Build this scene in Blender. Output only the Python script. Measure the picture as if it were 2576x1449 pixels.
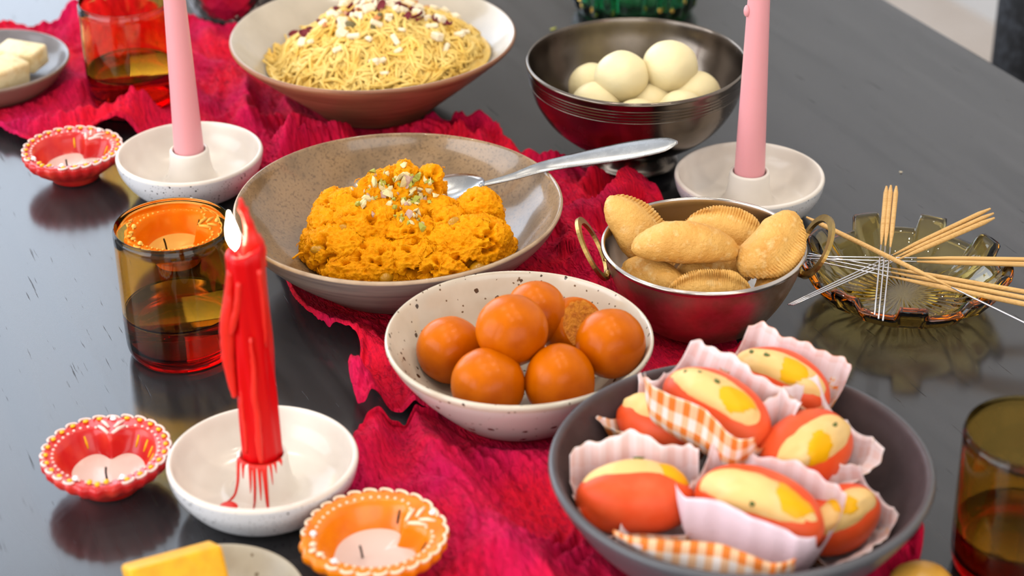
import bpy, math, random
import numpy as np
from mathutils import Vector, Matrix
from mathutils.bvhtree import BVHTree

for o in list(bpy.data.objects): bpy.data.objects.remove(o)
sc = bpy.context.scene
col = sc.collection
PI = math.pi

# ------------------------------------------------------------------ camera
PITCH, ROLL, CAM_Z = math.radians(29.5), math.radians(0.6), 0.639
cam_d = bpy.data.cameras.new('camera')
cam = bpy.data.objects.new('camera', cam_d); col.objects.link(cam)
cam_d.sensor_width = 36.0
cam_d.lens = 36.0 * 5100 / 2576
fw = Vector((0, math.cos(PITCH), -math.sin(PITCH)))
up0 = Vector((0, math.sin(PITCH), math.cos(PITCH)))
rt = Vector((math.cos(ROLL), 0, 0)) - math.sin(ROLL) * up0
up = math.cos(ROLL) * up0 + Vector((math.sin(ROLL), 0, 0))
mw = Matrix((rt, up, -fw)).transposed().to_4x4()
mw.translation = Vector((0, -CAM_Z / math.tan(PITCH), CAM_Z))
cam.matrix_world = mw
cam_d.clip_start = 0.05
cam_d.dof.use_dof = True
cam_d.dof.focus_distance = 1.255
cam_d.dof.aperture_fstop = 6.6
sc.camera = cam

# ------------------------------------------------------------------ world, light, exposure
wd = bpy.data.worlds.new('world'); sc.world = wd; wd.use_nodes = True
wd.node_tree.nodes['Background'].inputs[0].default_value = (0.75, 0.85, 1.0, 1)
wd.node_tree.nodes['Background'].inputs[1].default_value = 1.0
sc.view_settings.view_transform = 'Standard'
sc.view_settings.look = 'None'
sc.view_settings.gamma = 1.0
sc.view_settings.use_curve_mapping = False
sc.view_settings.exposure = -0.22
sc.cycles.max_bounces = 8; sc.cycles.diffuse_bounces = 2; sc.cycles.glossy_bounces = 4; sc.cycles.transmission_bounces = 8
sc.cycles.use_adaptive_sampling = True; sc.cycles.adaptive_threshold = 0.07

# the room and the table share one direction: D runs along the table, N across it
D = Vector((0.40928, -0.91241, 0)); N = Vector((0.91241, 0.40928, 0))
ROT = math.atan2(D.y, D.x)                       # local +x = D, local +y = N
def room(d, n, z): return D * d + N * n + Vector((0, 0, z))
FLOOR, CEIL = -0.75, 2.75
D0, D1, N0, N1 = -3.2, 2.6, -2.4, 1.726

def area(name, loc, direction, sx, sy, power, color, shape='RECTANGLE', upv=None):
    l = bpy.data.lights.new(name, 'AREA'); l.shape = shape; l.size = sx; l.size_y = sy
    l.energy = power; l.color = color
    o = bpy.data.objects.new(name, l); col.objects.link(o)
    z = -Vector(direction).normalized(); u = Vector(upv) if upv else Vector((0, 0, 1))
    x = u.cross(z)
    if x.length < 1e-4: x = Vector((1, 0, 0))
    x.normalize(); y = z.cross(x)
    m = Matrix((x, y, z)).transposed().to_4x4(); m.translation = loc; o.matrix_world = m
    return o
# daylight through the windows of the room
area('window_daylight', room(D0 + .05, -.75, 1.21), D, 2.5, 2.82, 100, (0.76, 0.86, 1.0))
area('window_daylight', room(0.0, N0 + .05, .85), N, 2.6, 1.8, 66, (0.94, 0.96, 1.0))
area('window_daylight', room(D1 - .05, -.6, .85), -D, 2.6, 1.8, 38, (1.0, 0.95, 0.88))

# ------------------------------------------------------------------ helpers
def lin(r, g, b):
    f = lambda c: (c / 255 / 12.92) if c <= 10.3 else ((c / 255 + .055) / 1.055) ** 2.4
    return (f(r), f(g), f(b), 1)

def M(name, c, rough=.5, metal=0, trans=0, ior=1.45, coat=0, sss=0, sssr=(1, .4, .2), sssc=.006, bump=None,
      var=None, specks=(), sheen=0, emit=None, spec=.5, absorb=None, rvar=None, stretch=None, coord='Object'):
    m = bpy.data.materials.new(name); m.use_nodes = True
    nt = m.node_tree; nd = nt.nodes; lk = nt.links
    b = nd['Principled BSDF']
    if len(c) == 3: c = (*c, 1)
    b.inputs['Base Color'].default_value = c
    b.inputs['Roughness'].default_value = rough; b.inputs['Metallic'].default_value = metal
    b.inputs['IOR'].default_value = ior; b.inputs['Transmission Weight'].default_value = trans
    b.inputs['Coat Weight'].default_value = coat; b.inputs['Coat Roughness'].default_value = .08
    b.inputs['Specular IOR Level'].default_value = spec
    if sss:
        b.inputs['Subsurface Weight'].default_value = sss
        b.inputs['Subsurface Radius'].default_value = sssr; b.inputs['Subsurface Scale'].default_value = sssc
    if sheen:
        b.inputs['Sheen Weight'].default_value = sheen; b.inputs['Sheen Roughness'].default_value = .4
        b.inputs['Sheen Tint'].default_value = c
    if emit:
        b.inputs['Emission Color'].default_value = (*emit[0], 1); b.inputs['Emission Strength'].default_value = emit[1]
    tc = nd.new('ShaderNodeTexCoord'); vec = tc.outputs[coord]
    if stretch:
        mp = nd.new('ShaderNodeMapping'); mp.inputs['Scale'].default_value = stretch
        lk.new(vec, mp.inputs['Vector']); vec = mp.outputs[0]
    cur = None
    def noise(scale, detail=4, rg=.55):
        n = nd.new('ShaderNodeTexNoise'); n.inputs['Scale'].default_value = scale
        n.inputs['Detail'].default_value = detail; n.inputs['Roughness'].default_value = rg
        lk.new(vec, n.inputs['Vector']); return n.outputs['Fac']
    def ramp(fac, lo, hi):
        r = nd.new('ShaderNodeMapRange'); r.inputs['From Min'].default_value = lo; r.inputs['From Max'].default_value = hi
        lk.new(fac, r.inputs['Value']); return r.outputs[0]
    def mix(fac, a, bb):
        x = nd.new('ShaderNodeMix'); x.data_type = 'RGBA'
        lk.new(fac, x.inputs[0])
        for sock, v in ((x.inputs[6], a), (x.inputs[7], bb)):
            if isinstance(v, tuple): sock.default_value = v if len(v) == 4 else (*v, 1)
            else: lk.new(v, sock)
        return x.outputs[2]
    for (scale, c2, lo, hi, det) in (var or []):
        cur = mix(ramp(noise(scale, det), lo, hi), cur if cur else c, c2)
    for (scale, rad, dens, c2) in specks:
        v = nd.new('ShaderNodeTexVoronoi'); v.inputs['Scale'].default_value = scale
        lk.new(vec, v.inputs['Vector'])
        n = nd.new('ShaderNodeMath'); n.operation = 'MULTIPLY_ADD'      # ragged edges
        lk.new(noise(scale * 3, 2), n.inputs[0]); n.inputs[1].default_value = .35; lk.new(v.outputs['Distance'], n.inputs[2])
        a = nd.new('ShaderNodeMath'); a.operation = 'LESS_THAN'; lk.new(n.outputs[0], a.inputs[0]); a.inputs[1].default_value = rad + .17
        s = nd.new('ShaderNodeSeparateColor'); lk.new(v.outputs['Color'], s.inputs[0])
        d = nd.new('ShaderNodeMath'); d.operation = 'LESS_THAN'; lk.new(s.outputs[0], d.inputs[0]); d.inputs[1].default_value = dens
        e = nd.new('ShaderNodeMath'); e.operation = 'MULTIPLY'; lk.new(a.outputs[0], e.inputs[0]); lk.new(d.outputs[0], e.inputs[1])
        cur = mix(e.outputs[0], cur if cur else c, c2)
    if cur: lk.new(cur, b.inputs['Base Color'])
    if rvar:
        r = nd.new('ShaderNodeMapRange'); lk.new(noise(rvar[0], 5), r.inputs['Value'])
        r.inputs['From Min'].default_value = .3; r.inputs['From Max'].default_value = .7
        r.inputs['To Min'].default_value = rvar[1]; r.inputs['To Max'].default_value = rvar[2]
        lk.new(r.outputs[0], b.inputs['Roughness'])
    if bump:
        bp = nd.new('ShaderNodeBump'); bp.inputs['Distance'].default_value = bump[1]; bp.inputs['Strength'].default_value = bump[3] if len(bump) > 3 else 1
        lk.new(noise(bump[0], bump[2], .6), bp.inputs['Height']); lk.new(bp.outputs[0], b.inputs['Normal'])
    if absorb:
        va = nd.new('ShaderNodeVolumeAbsorption'); va.inputs['Color'].default_value = (*absorb[0], 1); va.inputs['Density'].default_value = absorb[1]
        lk.new(va.outputs[0], nd['Material Output'].inputs['Volume'])
    return m

def new_mesh(name, V, F, mats, smooth=True, fm=None, uv=None):
    me = bpy.data.meshes.new(name)
    me.from_pydata([tuple(map(float, v)) for v in V], [], [tuple(map(int, f)) for f in F])
    if smooth: me.polygons.foreach_set('use_smooth', [True] * len(me.polygons))
    for m in (mats if isinstance(mats, (list, tuple)) else [mats]): me.materials.append(m)
    if fm is not None: me.polygons.foreach_set('material_index', [int(i) for i in fm])
    if uv is not None:
        ul = me.uv_layers.new(name='uv'); li = np.zeros(len(me.loops), int); me.loops.foreach_get('vertex_index', li)
        ul.data.foreach_set('uv', np.asarray(uv, float)[li].ravel())
    me.update()
    return me
def link(name, data, parent=None, loc=None, rot=None, label=None, cat=None, group=None, kind=None):
    o = bpy.data.objects.new(name, data); col.objects.link(o)
    if parent: o.parent = parent
    if loc is not None: o.location = loc
    if rot is not None:
        if isinstance(rot, Matrix): o.rotation_euler = rot.to_euler()
        else: o.rotation_euler = rot
    for k, v in (('label', label), ('category', cat), ('group', group), ('kind', kind)):
        if v: o[k] = v
    return o
def ob(name, V, F, mats, parent=None, smooth=True, fm=None, uv=None, **k):
    return link(name, new_mesh(name, V, F, mats, smooth, fm, uv), parent, **k)
def dup(src, parent=None, **k):
    o = src.copy(); col.objects.link(o)
    if parent: o.parent = parent
    for a, v in k.items():
        if a == 'loc': o.location = v
        elif a == 'rot': o.rotation_euler = v
        elif v: o[{'cat': 'category'}.get(a, a)] = v
    return o
def dup_tree(src, **k):
    r = dup(src, **k)
    for ch in list(src.children):
        c = dup(ch, r)
        for g in list(ch.children): dup(g, c)
    return r
def spl(pts, n=6):
    P = np.array(pts, float); Q = np.vstack([2 * P[0] - P[1], P, 2 * P[-1] - P[-2]]); out = []
    for i in range(1, len(Q) - 2):
        for t in np.linspace(0, 1, n, endpoint=False):
            a, b, c, d = Q[i - 1], Q[i], Q[i + 1], Q[i + 2]
            out.append(.5 * (2 * b + (c - a) * t + (2 * a - 5 * b + 4 * c - d) * t * t + (3 * b - a - 3 * c + d) * t ** 3))
    out.append(P[-1]); return np.array(out)
def lathe(prof, n=96, wob=None):
    """profile of (r, z); r = 0 at either end closes the solid"""
    prof = np.asarray(prof, float); V = []; F = []; rows = []
    for k, (r, z) in enumerate(prof):
        if r <= 1e-7: rows.append([len(V)]); V.append((0, 0, z))
        else:
            rows.append(list(range(len(V), len(V) + n)))
            for i in range(n):
                a = 2 * PI * i / n; rr, zz = (r, z) if wob is None else wob(r, z, a, k)
                V.append((rr * math.cos(a), rr * math.sin(a), zz))
    for A, B in zip(rows[:-1], rows[1:]):
        for i in range(n):
            j = (i + 1) % n
            if len(A) == 1 and len(B) == 1: continue
            if len(A) == 1: F.append((A[0], B[j], B[i]))
            elif len(B) == 1: F.append((A[i], A[j], B[0]))
            else: F.append((A[i], A[j], B[j], B[i]))
    return V, F
def tube(path, rad, m=8, cap=True):
    P = np.asarray(path, float); n = len(P); rad = np.broadcast_to(np.asarray(rad, float), (n,))
    T = np.gradient(P, axis=0); T /= np.linalg.norm(T, axis=1)[:, None] + 1e-12
    ref = np.array([0, 0, 1.]) if abs(T[0][2]) < .9 else np.array([1., 0, 0])
    V = []; F = []
    for i in range(n):
        x = np.cross(ref, T[i]); x /= np.linalg.norm(x) + 1e-12; y = np.cross(T[i], x); ref = y if True else ref
        ref = np.cross(T[i], x)
        for k in range(m):
            a = 2 * PI * k / m; V.append(P[i] + rad[i] * (math.cos(a) * x + math.sin(a) * y))
    for i in range(n - 1):
        for k in range(m):
            k2 = (k + 1) % m; F.append((i * m + k, i * m + k2, (i + 1) * m + k2, (i + 1) * m + k))
    if cap: F.append(tuple(range(m - 1, -1, -1))); F.append(tuple(range((n - 1) * m, n * m)))
    return V, F
def join(*parts):
    V = []; F = []
    for v, f in parts:
        o = len(V); V += [tuple(p) for p in v]; F += [tuple(i + o for i in q) for q in f]
    return V, F
def box(x0, x1, y0, y1, z0, z1):
    V = [(x, y, z) for z in (z0, z1) for y in (y0, y1) for x in (x0, x1)]
    return V, [(0, 2, 3, 1), (4, 5, 7, 6), (0, 1, 5, 4), (1, 3, 7, 5), (3, 2, 6, 7), (2, 0, 4, 6)]
def rbox(sx, sy, sz, r, seg=3):
    """rounded box centred at the origin, flat faces"""
    n = 6; g = []
    import bmesh
    bm = bmesh.new(); bmesh.ops.create_cube(bm, size=1)
    for v in bm.verts: v.co = (v.co.x * sx, v.co.y * sy, v.co.z * sz)
    bmesh.ops.bevel(bm, geom=bm.edges[:], offset=r, segments=seg, profile=.5, affect='EDGES')
    V = [tuple(v.co) for v in bm.verts]; bm.verts.index_update(); F = [tuple(v.index for v in f.verts) for f in bm.faces]; bm.free()
    return V, F
def ico(sub=3):
    import bmesh
    bm = bmesh.new(); bmesh.ops.create_icosphere(bm, subdivisions=sub, radius=1)
    V = np.array([tuple(v.co) for v in bm.verts]); bm.verts.index_update(); F = [tuple(v.index for v in f.verts) for f in bm.faces]; bm.free()
    return V, F
def frame(ax, az):
    """rotation whose local x follows ax and local z leans to az"""
    x = Vector(ax).normalized(); z = Vector(az); z = (z - x * z.dot(x)).normalized(); y = z.cross(x)
    return Matrix((x, y, z)).transposed()
# value noise, vectorised
_rs = np.random.RandomState(7); _tab = _rs.rand(4096); _perm = _rs.permutation(4096)
def vn(p):
    p = np.asarray(p, float); i = np.floor(p).astype(int); f = p - i; f = f * f * (3 - 2 * f)
    def h(a, b, c): return _tab[_perm[(_perm[(_perm[a & 4095] + b) & 4095] + c) & 4095]]
    x, y, z = i[..., 0], i[..., 1], i[..., 2]; r = 0
    for dx in (0, 1):
        for dy in (0, 1):
            for dz in (0, 1):
                r = r + h(x + dx, y + dy, z + dz) * (f[..., 0] if dx else 1 - f[..., 0]) * (f[..., 1] if dy else 1 - f[..., 1]) * (f[..., 2] if dz else 1 - f[..., 2])
    return r * 2 - 1
def fbm(p, s, o=4, g=.5):
    p = np.asarray(p, float); r = 0; a = 1; t = 0
    for k in range(o): r = r + a * vn(p * s + 17.3 * k); t += a; a *= g; s *= 2.03
    return r / t
def vnormals(V, F):
    V = np.asarray(V, float); nrm = np.zeros_like(V)
    q = np.array([f for f in F if len(f) == 4]); t = np.array([f for f in F if len(f) == 3])
    for A in (q, t):
        if len(A):
            c = np.cross(V[A[:, 1]] - V[A[:, 0]], V[A[:, 2]] - V[A[:, 0]])
            for k in range(A.shape[1]): np.add.at(nrm, A[:, k], c)
    return nrm / (np.linalg.norm(nrm, axis=1)[:, None] + 1e-12)
def clump(blobs, voxel):
    """union of ellipsoids, remeshed to one skin; returns numpy V and list F"""
    sv, sf = ico(3); parts = []
    for (x, y, z, rx, ry, rz) in blobs: parts.append((sv * (rx, ry, rz) + (x, y, z), sf))
    V, F = join(*parts)
    me = new_mesh('tmp', V, F, []); o = bpy.data.objects.new('tmp', me); col.objects.link(o)
    md = o.modifiers.new('r', 'REMESH'); md.mode = 'VOXEL'; md.voxel_size = voxel
    dg = bpy.context.evaluated_depsgraph_get(); ev = o.evaluated_get(dg).to_mesh()
    V = np.array([tuple(v.co) for v in ev.vertices]); F = [tuple(p.vertices) for p in ev.polygons]
    o.evaluated_get(dg).to_mesh_clear(); bpy.data.objects.remove(o); bpy.data.meshes.remove(me)
    return V, F

# ------------------------------------------------------------------ materials
m_wall = M('painted_wall', lin(214, 211, 208), .8)
m_ceil = M('ceiling_paint', lin(214, 212, 208), .85)
m_floor = M('pale_floor', lin(206, 194, 184), .5, var=[(3, lin(190, 176, 164), .4, .6, 4)])
m_frame = M('window_frame_paint', lin(240, 240, 240), .4)
m_pane = M('window_glass', (1, 1, 1), .0, trans=1, ior=1.1)
def table_material():
    m = M('black_stained_oak', (.012, .012, .013), .2); nt = m.node_tree; nd = nt.nodes; lk = nt.links; b = nd['Principled BSDF']
    tc = nd.new('ShaderNodeTexCoord'); mp = nd.new('ShaderNodeMapping'); mp.inputs['Scale'].default_value = (1.1, 13, 4)
    lk.new(tc.outputs['Object'], mp.inputs[0])
    n1 = nd.new('ShaderNodeTexNoise'); n1.inputs['Scale'].default_value = 3; n1.inputs['Detail'].default_value = 8; n1.inputs['Distortion'].default_value = .8
    lk.new(mp.outputs[0], n1.inputs['Vector'])
    mp2 = nd.new('ShaderNodeMapping'); mp2.inputs['Scale'].default_value = (26, 520, 20); lk.new(tc.outputs['Object'], mp2.inputs[0])
    n2 = nd.new('ShaderNodeTexNoise'); n2.inputs['Scale'].default_value = 1; n2.inputs['Detail'].default_value = 3; lk.new(mp2.outputs[0], n2.inputs['Vector'])
    r1 = nd.new('ShaderNodeValToRGB'); e = r1.color_ramp.elements
    e[0].position = .35; e[0].color = (.020, .019, .0205, 1); e[1].position = .68; e[1].color = (.042, .040, .042, 1)
    lk.new(n1.outputs['Fac'], r1.inputs[0]); lk.new(r1.outputs[0], b.inputs['Base Color'])
    rr = nd.new('ShaderNodeMapRange'); rr.inputs['From Min'].default_value = .3; rr.inputs['From Max'].default_value = .7
    rr.inputs['To Min'].default_value = .14; rr.inputs['To Max'].default_value = .21
    lk.new(n1.outputs['Fac'], rr.inputs['Value']); lk.new(rr.outputs[0], b.inputs['Roughness'])
    pr = nd.new('ShaderNodeMapRange'); pr.inputs['From Min'].default_value = .27; pr.inputs['From Max'].default_value = .33     # pores
    lk.new(n2.outputs['Fac'], pr.inputs['Value'])
    ad = nd.new('ShaderNodeMath'); ad.operation = 'MULTIPLY_ADD'; lk.new(n1.outputs['Fac'], ad.inputs[0]); ad.inputs[1].default_value = .6; lk.new(pr.outputs[0], ad.inputs[2])
    bp = nd.new('ShaderNodeBump'); bp.inputs['Distance'].default_value = .00025; bp.inputs['Strength'].default_value = .25
    sp = nd.new('ShaderNodeMapRange'); sp.inputs['To Min'].default_value = .2; sp.inputs['To Max'].default_value = .86; lk.new(pr.outputs[0], sp.inputs['Value']); lk.new(sp.outputs[0], b.inputs['Specular IOR Level'])
    lk.new(ad.outputs[0], bp.inputs['Height']); lk.new(bp.outputs[0], b.inputs['Normal'])
    return m
m_table = table_material()
m_wood_leg = M('black_leg', (.02, .02, .02), .4)
m_uphol = M('charcoal_boucle', lin(38, 40, 44), .95, bump=(260, .002, 3), var=[(120, lin(70, 74, 82), .45, .75, 4)])
def cloth_material():
    m = M('crimson_gauze', lin(196, 6, 50), .85, sheen=.1, spec=.25); nt = m.node_tree; nd = nt.nodes; lk = nt.links; b = nd['Principled BSDF']
    uv = nd.new('ShaderNodeUVMap'); uv.uv_map = 'uv'
    def nz(sc, det, dist=0):
        mp = nd.new('ShaderNodeMapping'); mp.inputs['Scale'].default_value = sc; lk.new(uv.outputs[0], mp.inputs[0])
        n = nd.new('ShaderNodeTexNoise'); n.inputs['Scale'].default_value = 1; n.inputs['Detail'].default_value = det; n.inputs['Distortion'].default_value = dist
        lk.new(mp.outputs[0], n.inputs['Vector']); return n.outputs['Fac']
    crink = nz((110, 330, 1), 4, .8); big = nz((14, 14, 1), 3)
    mx = nd.new('ShaderNodeMix'); mx.data_type = 'RGBA'; mx.inputs[6].default_value = lin(230, 12, 46); mx.inputs[7].default_value = lin(202, 6, 80)
    r = nd.new('ShaderNodeMapRange'); r.inputs['From Min'].default_value = .38; r.inputs['From Max'].default_value = .66; lk.new(big, r.inputs['Value']); lk.new(r.outputs[0], mx.inputs[0])
    mx2 = nd.new('ShaderNodeMix'); mx2.data_type = 'RGBA'; lk.new(mx.outputs[2], mx2.inputs[6]); mx2.inputs[7].default_value = lin(150, 2, 44)
    r2 = nd.new('ShaderNodeMapRange'); r2.inputs['From Min'].default_value = .48; r2.inputs['From Max'].default_value = .72; r2.inputs['To Max'].default_value = .8; lk.new(nz((180, 420, 1), 5, 1.2), r2.inputs['Value']); lk.new(r2.outputs[0], mx2.inputs[0])
    lk.new(mx2.outputs[2], b.inputs['Base Color'])
    bp = nd.new('ShaderNodeBump'); bp.inputs['Distance'].default_value = .0045; bp.inputs['Strength'].default_value = 1
    lk.new(crink, bp.inputs['Height']); lk.new(bp.outputs[0], b.inputs['Normal'])
    return m
m_cloth = cloth_material()
m_stone_grey = M('grey_brown_stoneware', lin(160, 128, 90), .24, coat=.7, var=[(28, lin(124, 100, 70), .42, .66, 6), (520, lin(112, 88, 60), .5, .7, 3)])
m_stone_rim = M('toasted_rim', lin(196, 170, 140), .35, var=[(60, lin(168, 140, 112), .4, .7, 4)])
m_stone_out = M('grey_brown_outside', lin(146, 130, 118), .4, stretch=(1, 1, 18), var=[(12, lin(112, 98, 92), .4, .65, 6)])
m_kheer_in = M('cream_grey_glaze', lin(206, 194, 176), .2, coat=.3, var=[(25, lin(188, 176, 158), .4, .7, 5)])
m_kheer_out = M('brown_clay', lin(168, 116, 84), .4, stretch=(1, 1, 16), var=[(14, lin(128, 80, 56), .4, .68, 5)])
m_pewter = M('tarnished_silver', lin(122, 112, 102), .16, metal=1, var=[(18, lin(88, 80, 72), .42, .7, 6)], rvar=(30, .14, .3))
m_steel = M('polished_steel', lin(205, 196, 188), .16, metal=1, rvar=(25, .1, .24))
m_steel_out = M('worn_steel_outside', lin(206, 184, 164), .3, metal=1, var=[(40, lin(158, 128, 104), .42, .68, 6)], rvar=(80, .34, .52))
m_brass = M('aged_brass', lin(188, 156, 92), .34, metal=1, var=[(90, lin(150, 118, 62), .4, .7, 4)])
m_spoon = M('brushed_spoon', lin(168, 168, 168), .3, metal=1, rvar=(120, .18, .34))
m_holder = M('white_speckled_glaze', lin(240, 230, 218), .16, spec=.4, var=[(22, lin(226, 214, 202), .4, .7, 3)])
m_holder_out = M('white_speckled_outside', lin(228, 228, 230), .3, coat=.2, specks=[(300, .2, .32, lin(58, 54, 56)), (700, .24, .35, lin(120, 114, 112))])
m_gulab_bowl = M('oatmeal_speckled_glaze', lin(224, 212, 192), .16, coat=.4, var=[(30, lin(208, 194, 172), .4, .7, 4)],
                 specks=[(150, .22, .38, lin(74, 58, 44)), (300, .2, .3, lin(120, 98, 74))])
m_gulab_out = M('oatmeal_speckled_outside', lin(220, 210, 202), .25, coat=.3, specks=[(110, .22, .3, lin(92, 62, 48)), (230, .18, .2, lin(130, 108, 92))])
m_dark_in = M('dark_matte_glaze', lin(80, 66, 68), .5, var=[(40, lin(66, 54, 56), .4, .7, 5)], rvar=(60, .4, .6))
m_dark_rim = M('dark_grey_rim', lin(88, 88, 92), .3)
m_plate = M('grey_plate_glaze', lin(128, 122, 122), .3, coat=.2, var=[(30, lin(108, 102, 104), .4, .7, 4)])
m_plate_out = M('plate_underside', lin(132, 112, 96), .45)
m_splate = M('beige_speckled_plate', lin(188, 178, 158), .3, specks=[(140, .2, .35, lin(120, 106, 84))], var=[(40, lin(172, 160, 140), .4, .7, 4)])
m_halwa = M('orange_halwa', lin(255, 164, 0), .5, spec=.15, var=[(90, lin(252, 170, 4), .45, .72, 5), (200, lin(238, 130, 0), .6, .85, 3)], bump=(700, .0008, 4))
m_raisin = M('golden_raisin', lin(196, 138, 20), .25)
m_pist = M('pistachio_green', lin(196, 190, 84), .55, var=[(500, lin(150, 160, 50), .4, .65, 3)])
m_pist2 = M('pistachio_pale', lin(236, 220, 168), .55, var=[(400, lin(214, 190, 120), .4, .7, 3)])
m_pist3 = M('pistachio_skin', lin(170, 120, 128), .6, var=[(500, lin(220, 196, 150), .45, .6, 3)])
m_noodle = M('vermicelli', lin(246, 212, 124), .45, spec=.3, var=[(60, lin(240, 192, 84), .4, .7, 3)])
m_almond = M('chopped_almond', lin(248, 232, 200), .5, var=[(300, lin(232, 205, 150), .5, .75, 3)])
m_petal = M('dried_rose_petal', lin(110, 20, 40), .6, var=[(300, lin(150, 44, 44), .45, .7, 3)])
m_nutbrown = M('toasted_nut', lin(214, 140, 78), .5, var=[(300, lin(180, 100, 50), .45, .7, 3)])
m_rasg = M('white_cheese_ball', lin(248, 230, 180), .4, spec=.3, sss=.15, sssr=(1, .85, .5), sssc=.005, bump=(260, .0003, 3))
m_gulab = M('fried_syrup_ball', lin(212, 106, 0), .26, spec=.18, var=[(22, lin(176, 76, 0), .45, .68, 5)], bump=(420, .00015, 3))
m_gulab_cut = M('spongy_inside', lin(238, 148, 30), .6, bump=(500, .002, 4), var=[(300, lin(206, 108, 10), .45, .65, 4)])
m_pastry = M('fried_pastry', lin(238, 182, 94), .5, var=[(45, lin(220, 152, 60), .45, .72, 5), (160, lin(246, 204, 132), .55, .75, 3)], bump=(420, .0012, 5))
m_wax_pink = M('pink_wax', lin(238, 164, 168), .4, sss=.15, sssr=(1, .6, .6), sssc=.003)
m_wax_red = M('red_wax', lin(214, 0, 6), .36, spec=.3)
m_wax_drip = M('light_red_wax', lin(234, 40, 28), .36, sss=.2, sssr=(1, .25, .15), sssc=.004)
m_wax_white = M('candle_wax', lin(238, 208, 196), .12)
m_wick = M('burnt_wick', lin(34, 28, 24), .9)
m_flame = M('flame', (1, .9, .7), .5, emit=((1, .86, .58), 40))
m_clay_red = M('red_glazed_clay', lin(206, 30, 30), .3, coat=.2, var=[(60, lin(226, 62, 44), .45, .7, 3)])
m_clay_or = M('orange_glazed_clay', lin(244, 136, 6), .3, coat=.2, var=[(60, lin(238, 118, 0), .45, .7, 3)])
m_pipe = M('cream_piping', lin(252, 226, 196), .45)
m_pipe_red = M('pink_white_piping', lin(250, 214, 204), .45)
m_yellow = M('yellow_enamel', lin(250, 186, 10), .35)
m_dark_enamel = M('dark_enamel', lin(60, 40, 22), .5)
m_gem = M('white_rhinestone', lin(244, 242, 246), .08, coat=.6)
m_amber = M('amber_tumbler_glass', (1, .80, .34), .0, trans=1, ior=1.48, absorb=((.985, .74, .0), 560))
m_drink = M('dark_amber_drink', (1, 1, 1), .0, trans=1, ior=1.34, absorb=((.86, .12, .02), 75))
m_ash = M('pressed_amber_glass', (1, .84, .44), .0, trans=1, ior=1.5, absorb=((.996, .84, .05), 75))
m_green = M('green_pressed_glass', (.42, .85, .65), .02, trans=1, ior=1.5, absorb=((.1, .75, .5), 220))
m_gold = M('gold_glint_metal', lin(236, 190, 90), .2, metal=1, bump=(240, .004, 3))  # metal of the pieces that imitate gold reflections on the votive
m_mercury = M('hammered_silver_glass', lin(214, 202, 198), .14, metal=1)
m_bamboo = M('bamboo', lin(226, 180, 112), .55, stretch=(1, 30, 30), var=[(40, lin(206, 154, 84), .4, .7, 3)])
m_wire = M('silver_wire', lin(222, 222, 226), .3, metal=1)
m_barfi = M('yellow_fudge', lin(244, 178, 16), .5, var=[(120, lin(228, 160, 12), .45, .7, 4)], bump=(300, .0006, 3))
m_barfi_w = M('cream_fudge', lin(244, 224, 176), .5, var=[(90, lin(222, 186, 120), .5, .75, 4)], bump=(300, .0008, 3))
m_sw_red = M('coral_sweet', lin(238, 82, 34), .42, spec=.3, var=[(40, lin(240, 100, 56), .45, .7, 3)])
m_sw_cream = M('cream_filling', lin(240, 196, 124), .5, spec=.3, var=[(60, lin(242, 206, 144), .45, .7, 3)])
m_sw_yellow = M('yellow_filling', lin(242, 176, 0), .4, spec=.3)
m_sw_green = M('green_bits', lin(88, 100, 40), .6)
def paper(name, inner):
    m = M(name, lin(246, 226, 216), .7); nt = m.node_tree; nd = nt.nodes; lk = nt.links; b = nd['Principled BSDF']
    uv = nd.new('ShaderNodeUVMap'); uv.uv_map = 'uv'; sp = nd.new('ShaderNodeSeparateXYZ'); lk.new(uv.outputs[0], sp.inputs[0])
    masks = []
    for k in (0, 1):
        a = nd.new('ShaderNodeMath'); a.operation = 'MULTIPLY'; lk.new(sp.outputs[k], a.inputs[0]); a.inputs[1].default_value = 1 / .0078
        f = nd.new('ShaderNodeMath'); f.operation = 'FRACT'; lk.new(a.outputs[0], f.inputs[0])
        g = nd.new('ShaderNodeMath'); g.operation = 'LESS_THAN'; lk.new(f.outputs[0], g.inputs[0]); g.inputs[1].default_value = .5; masks.append(g.outputs[0])
    s = nd.new('ShaderNodeMath'); s.operation = 'ADD'; lk.new(masks[0], s.inputs[0]); lk.new(masks[1], s.inputs[1])
    h = nd.new('ShaderNodeMath'); h.operation = 'MULTIPLY'; lk.new(s.outputs[0], h.inputs[0]); h.inputs[1].default_value = .5
    r = nd.new('ShaderNodeValToRGB'); r.color_ramp.interpolation = 'CONSTANT'; e = r.color_ramp.elements
    cols = [lin(248, 230, 232), lin(244, 222, 222), lin(240, 208, 204)] if inner else [lin(252, 236, 226), lin(248, 196, 152), lin(238, 128, 44)]
    e[0].color = cols[0]; e[1].position = .4; e[1].color = cols[1]; x = e.new(.8); x.color = cols[2]
    lk.new(h.outputs[0], r.inputs[0]); lk.new(r.outputs[0], b.inputs['Base Color'])
    b.inputs['Subsurface Weight'].default_value = 0
    return m
m_paper_out = paper('orange_gingham_paper', False)
m_paper_in = paper('pale_pink_paper', True)
m_paper_lilac = M('plain_lilac_paper', lin(240, 214, 222), .6, bump=(500, .0004, 2))

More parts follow.
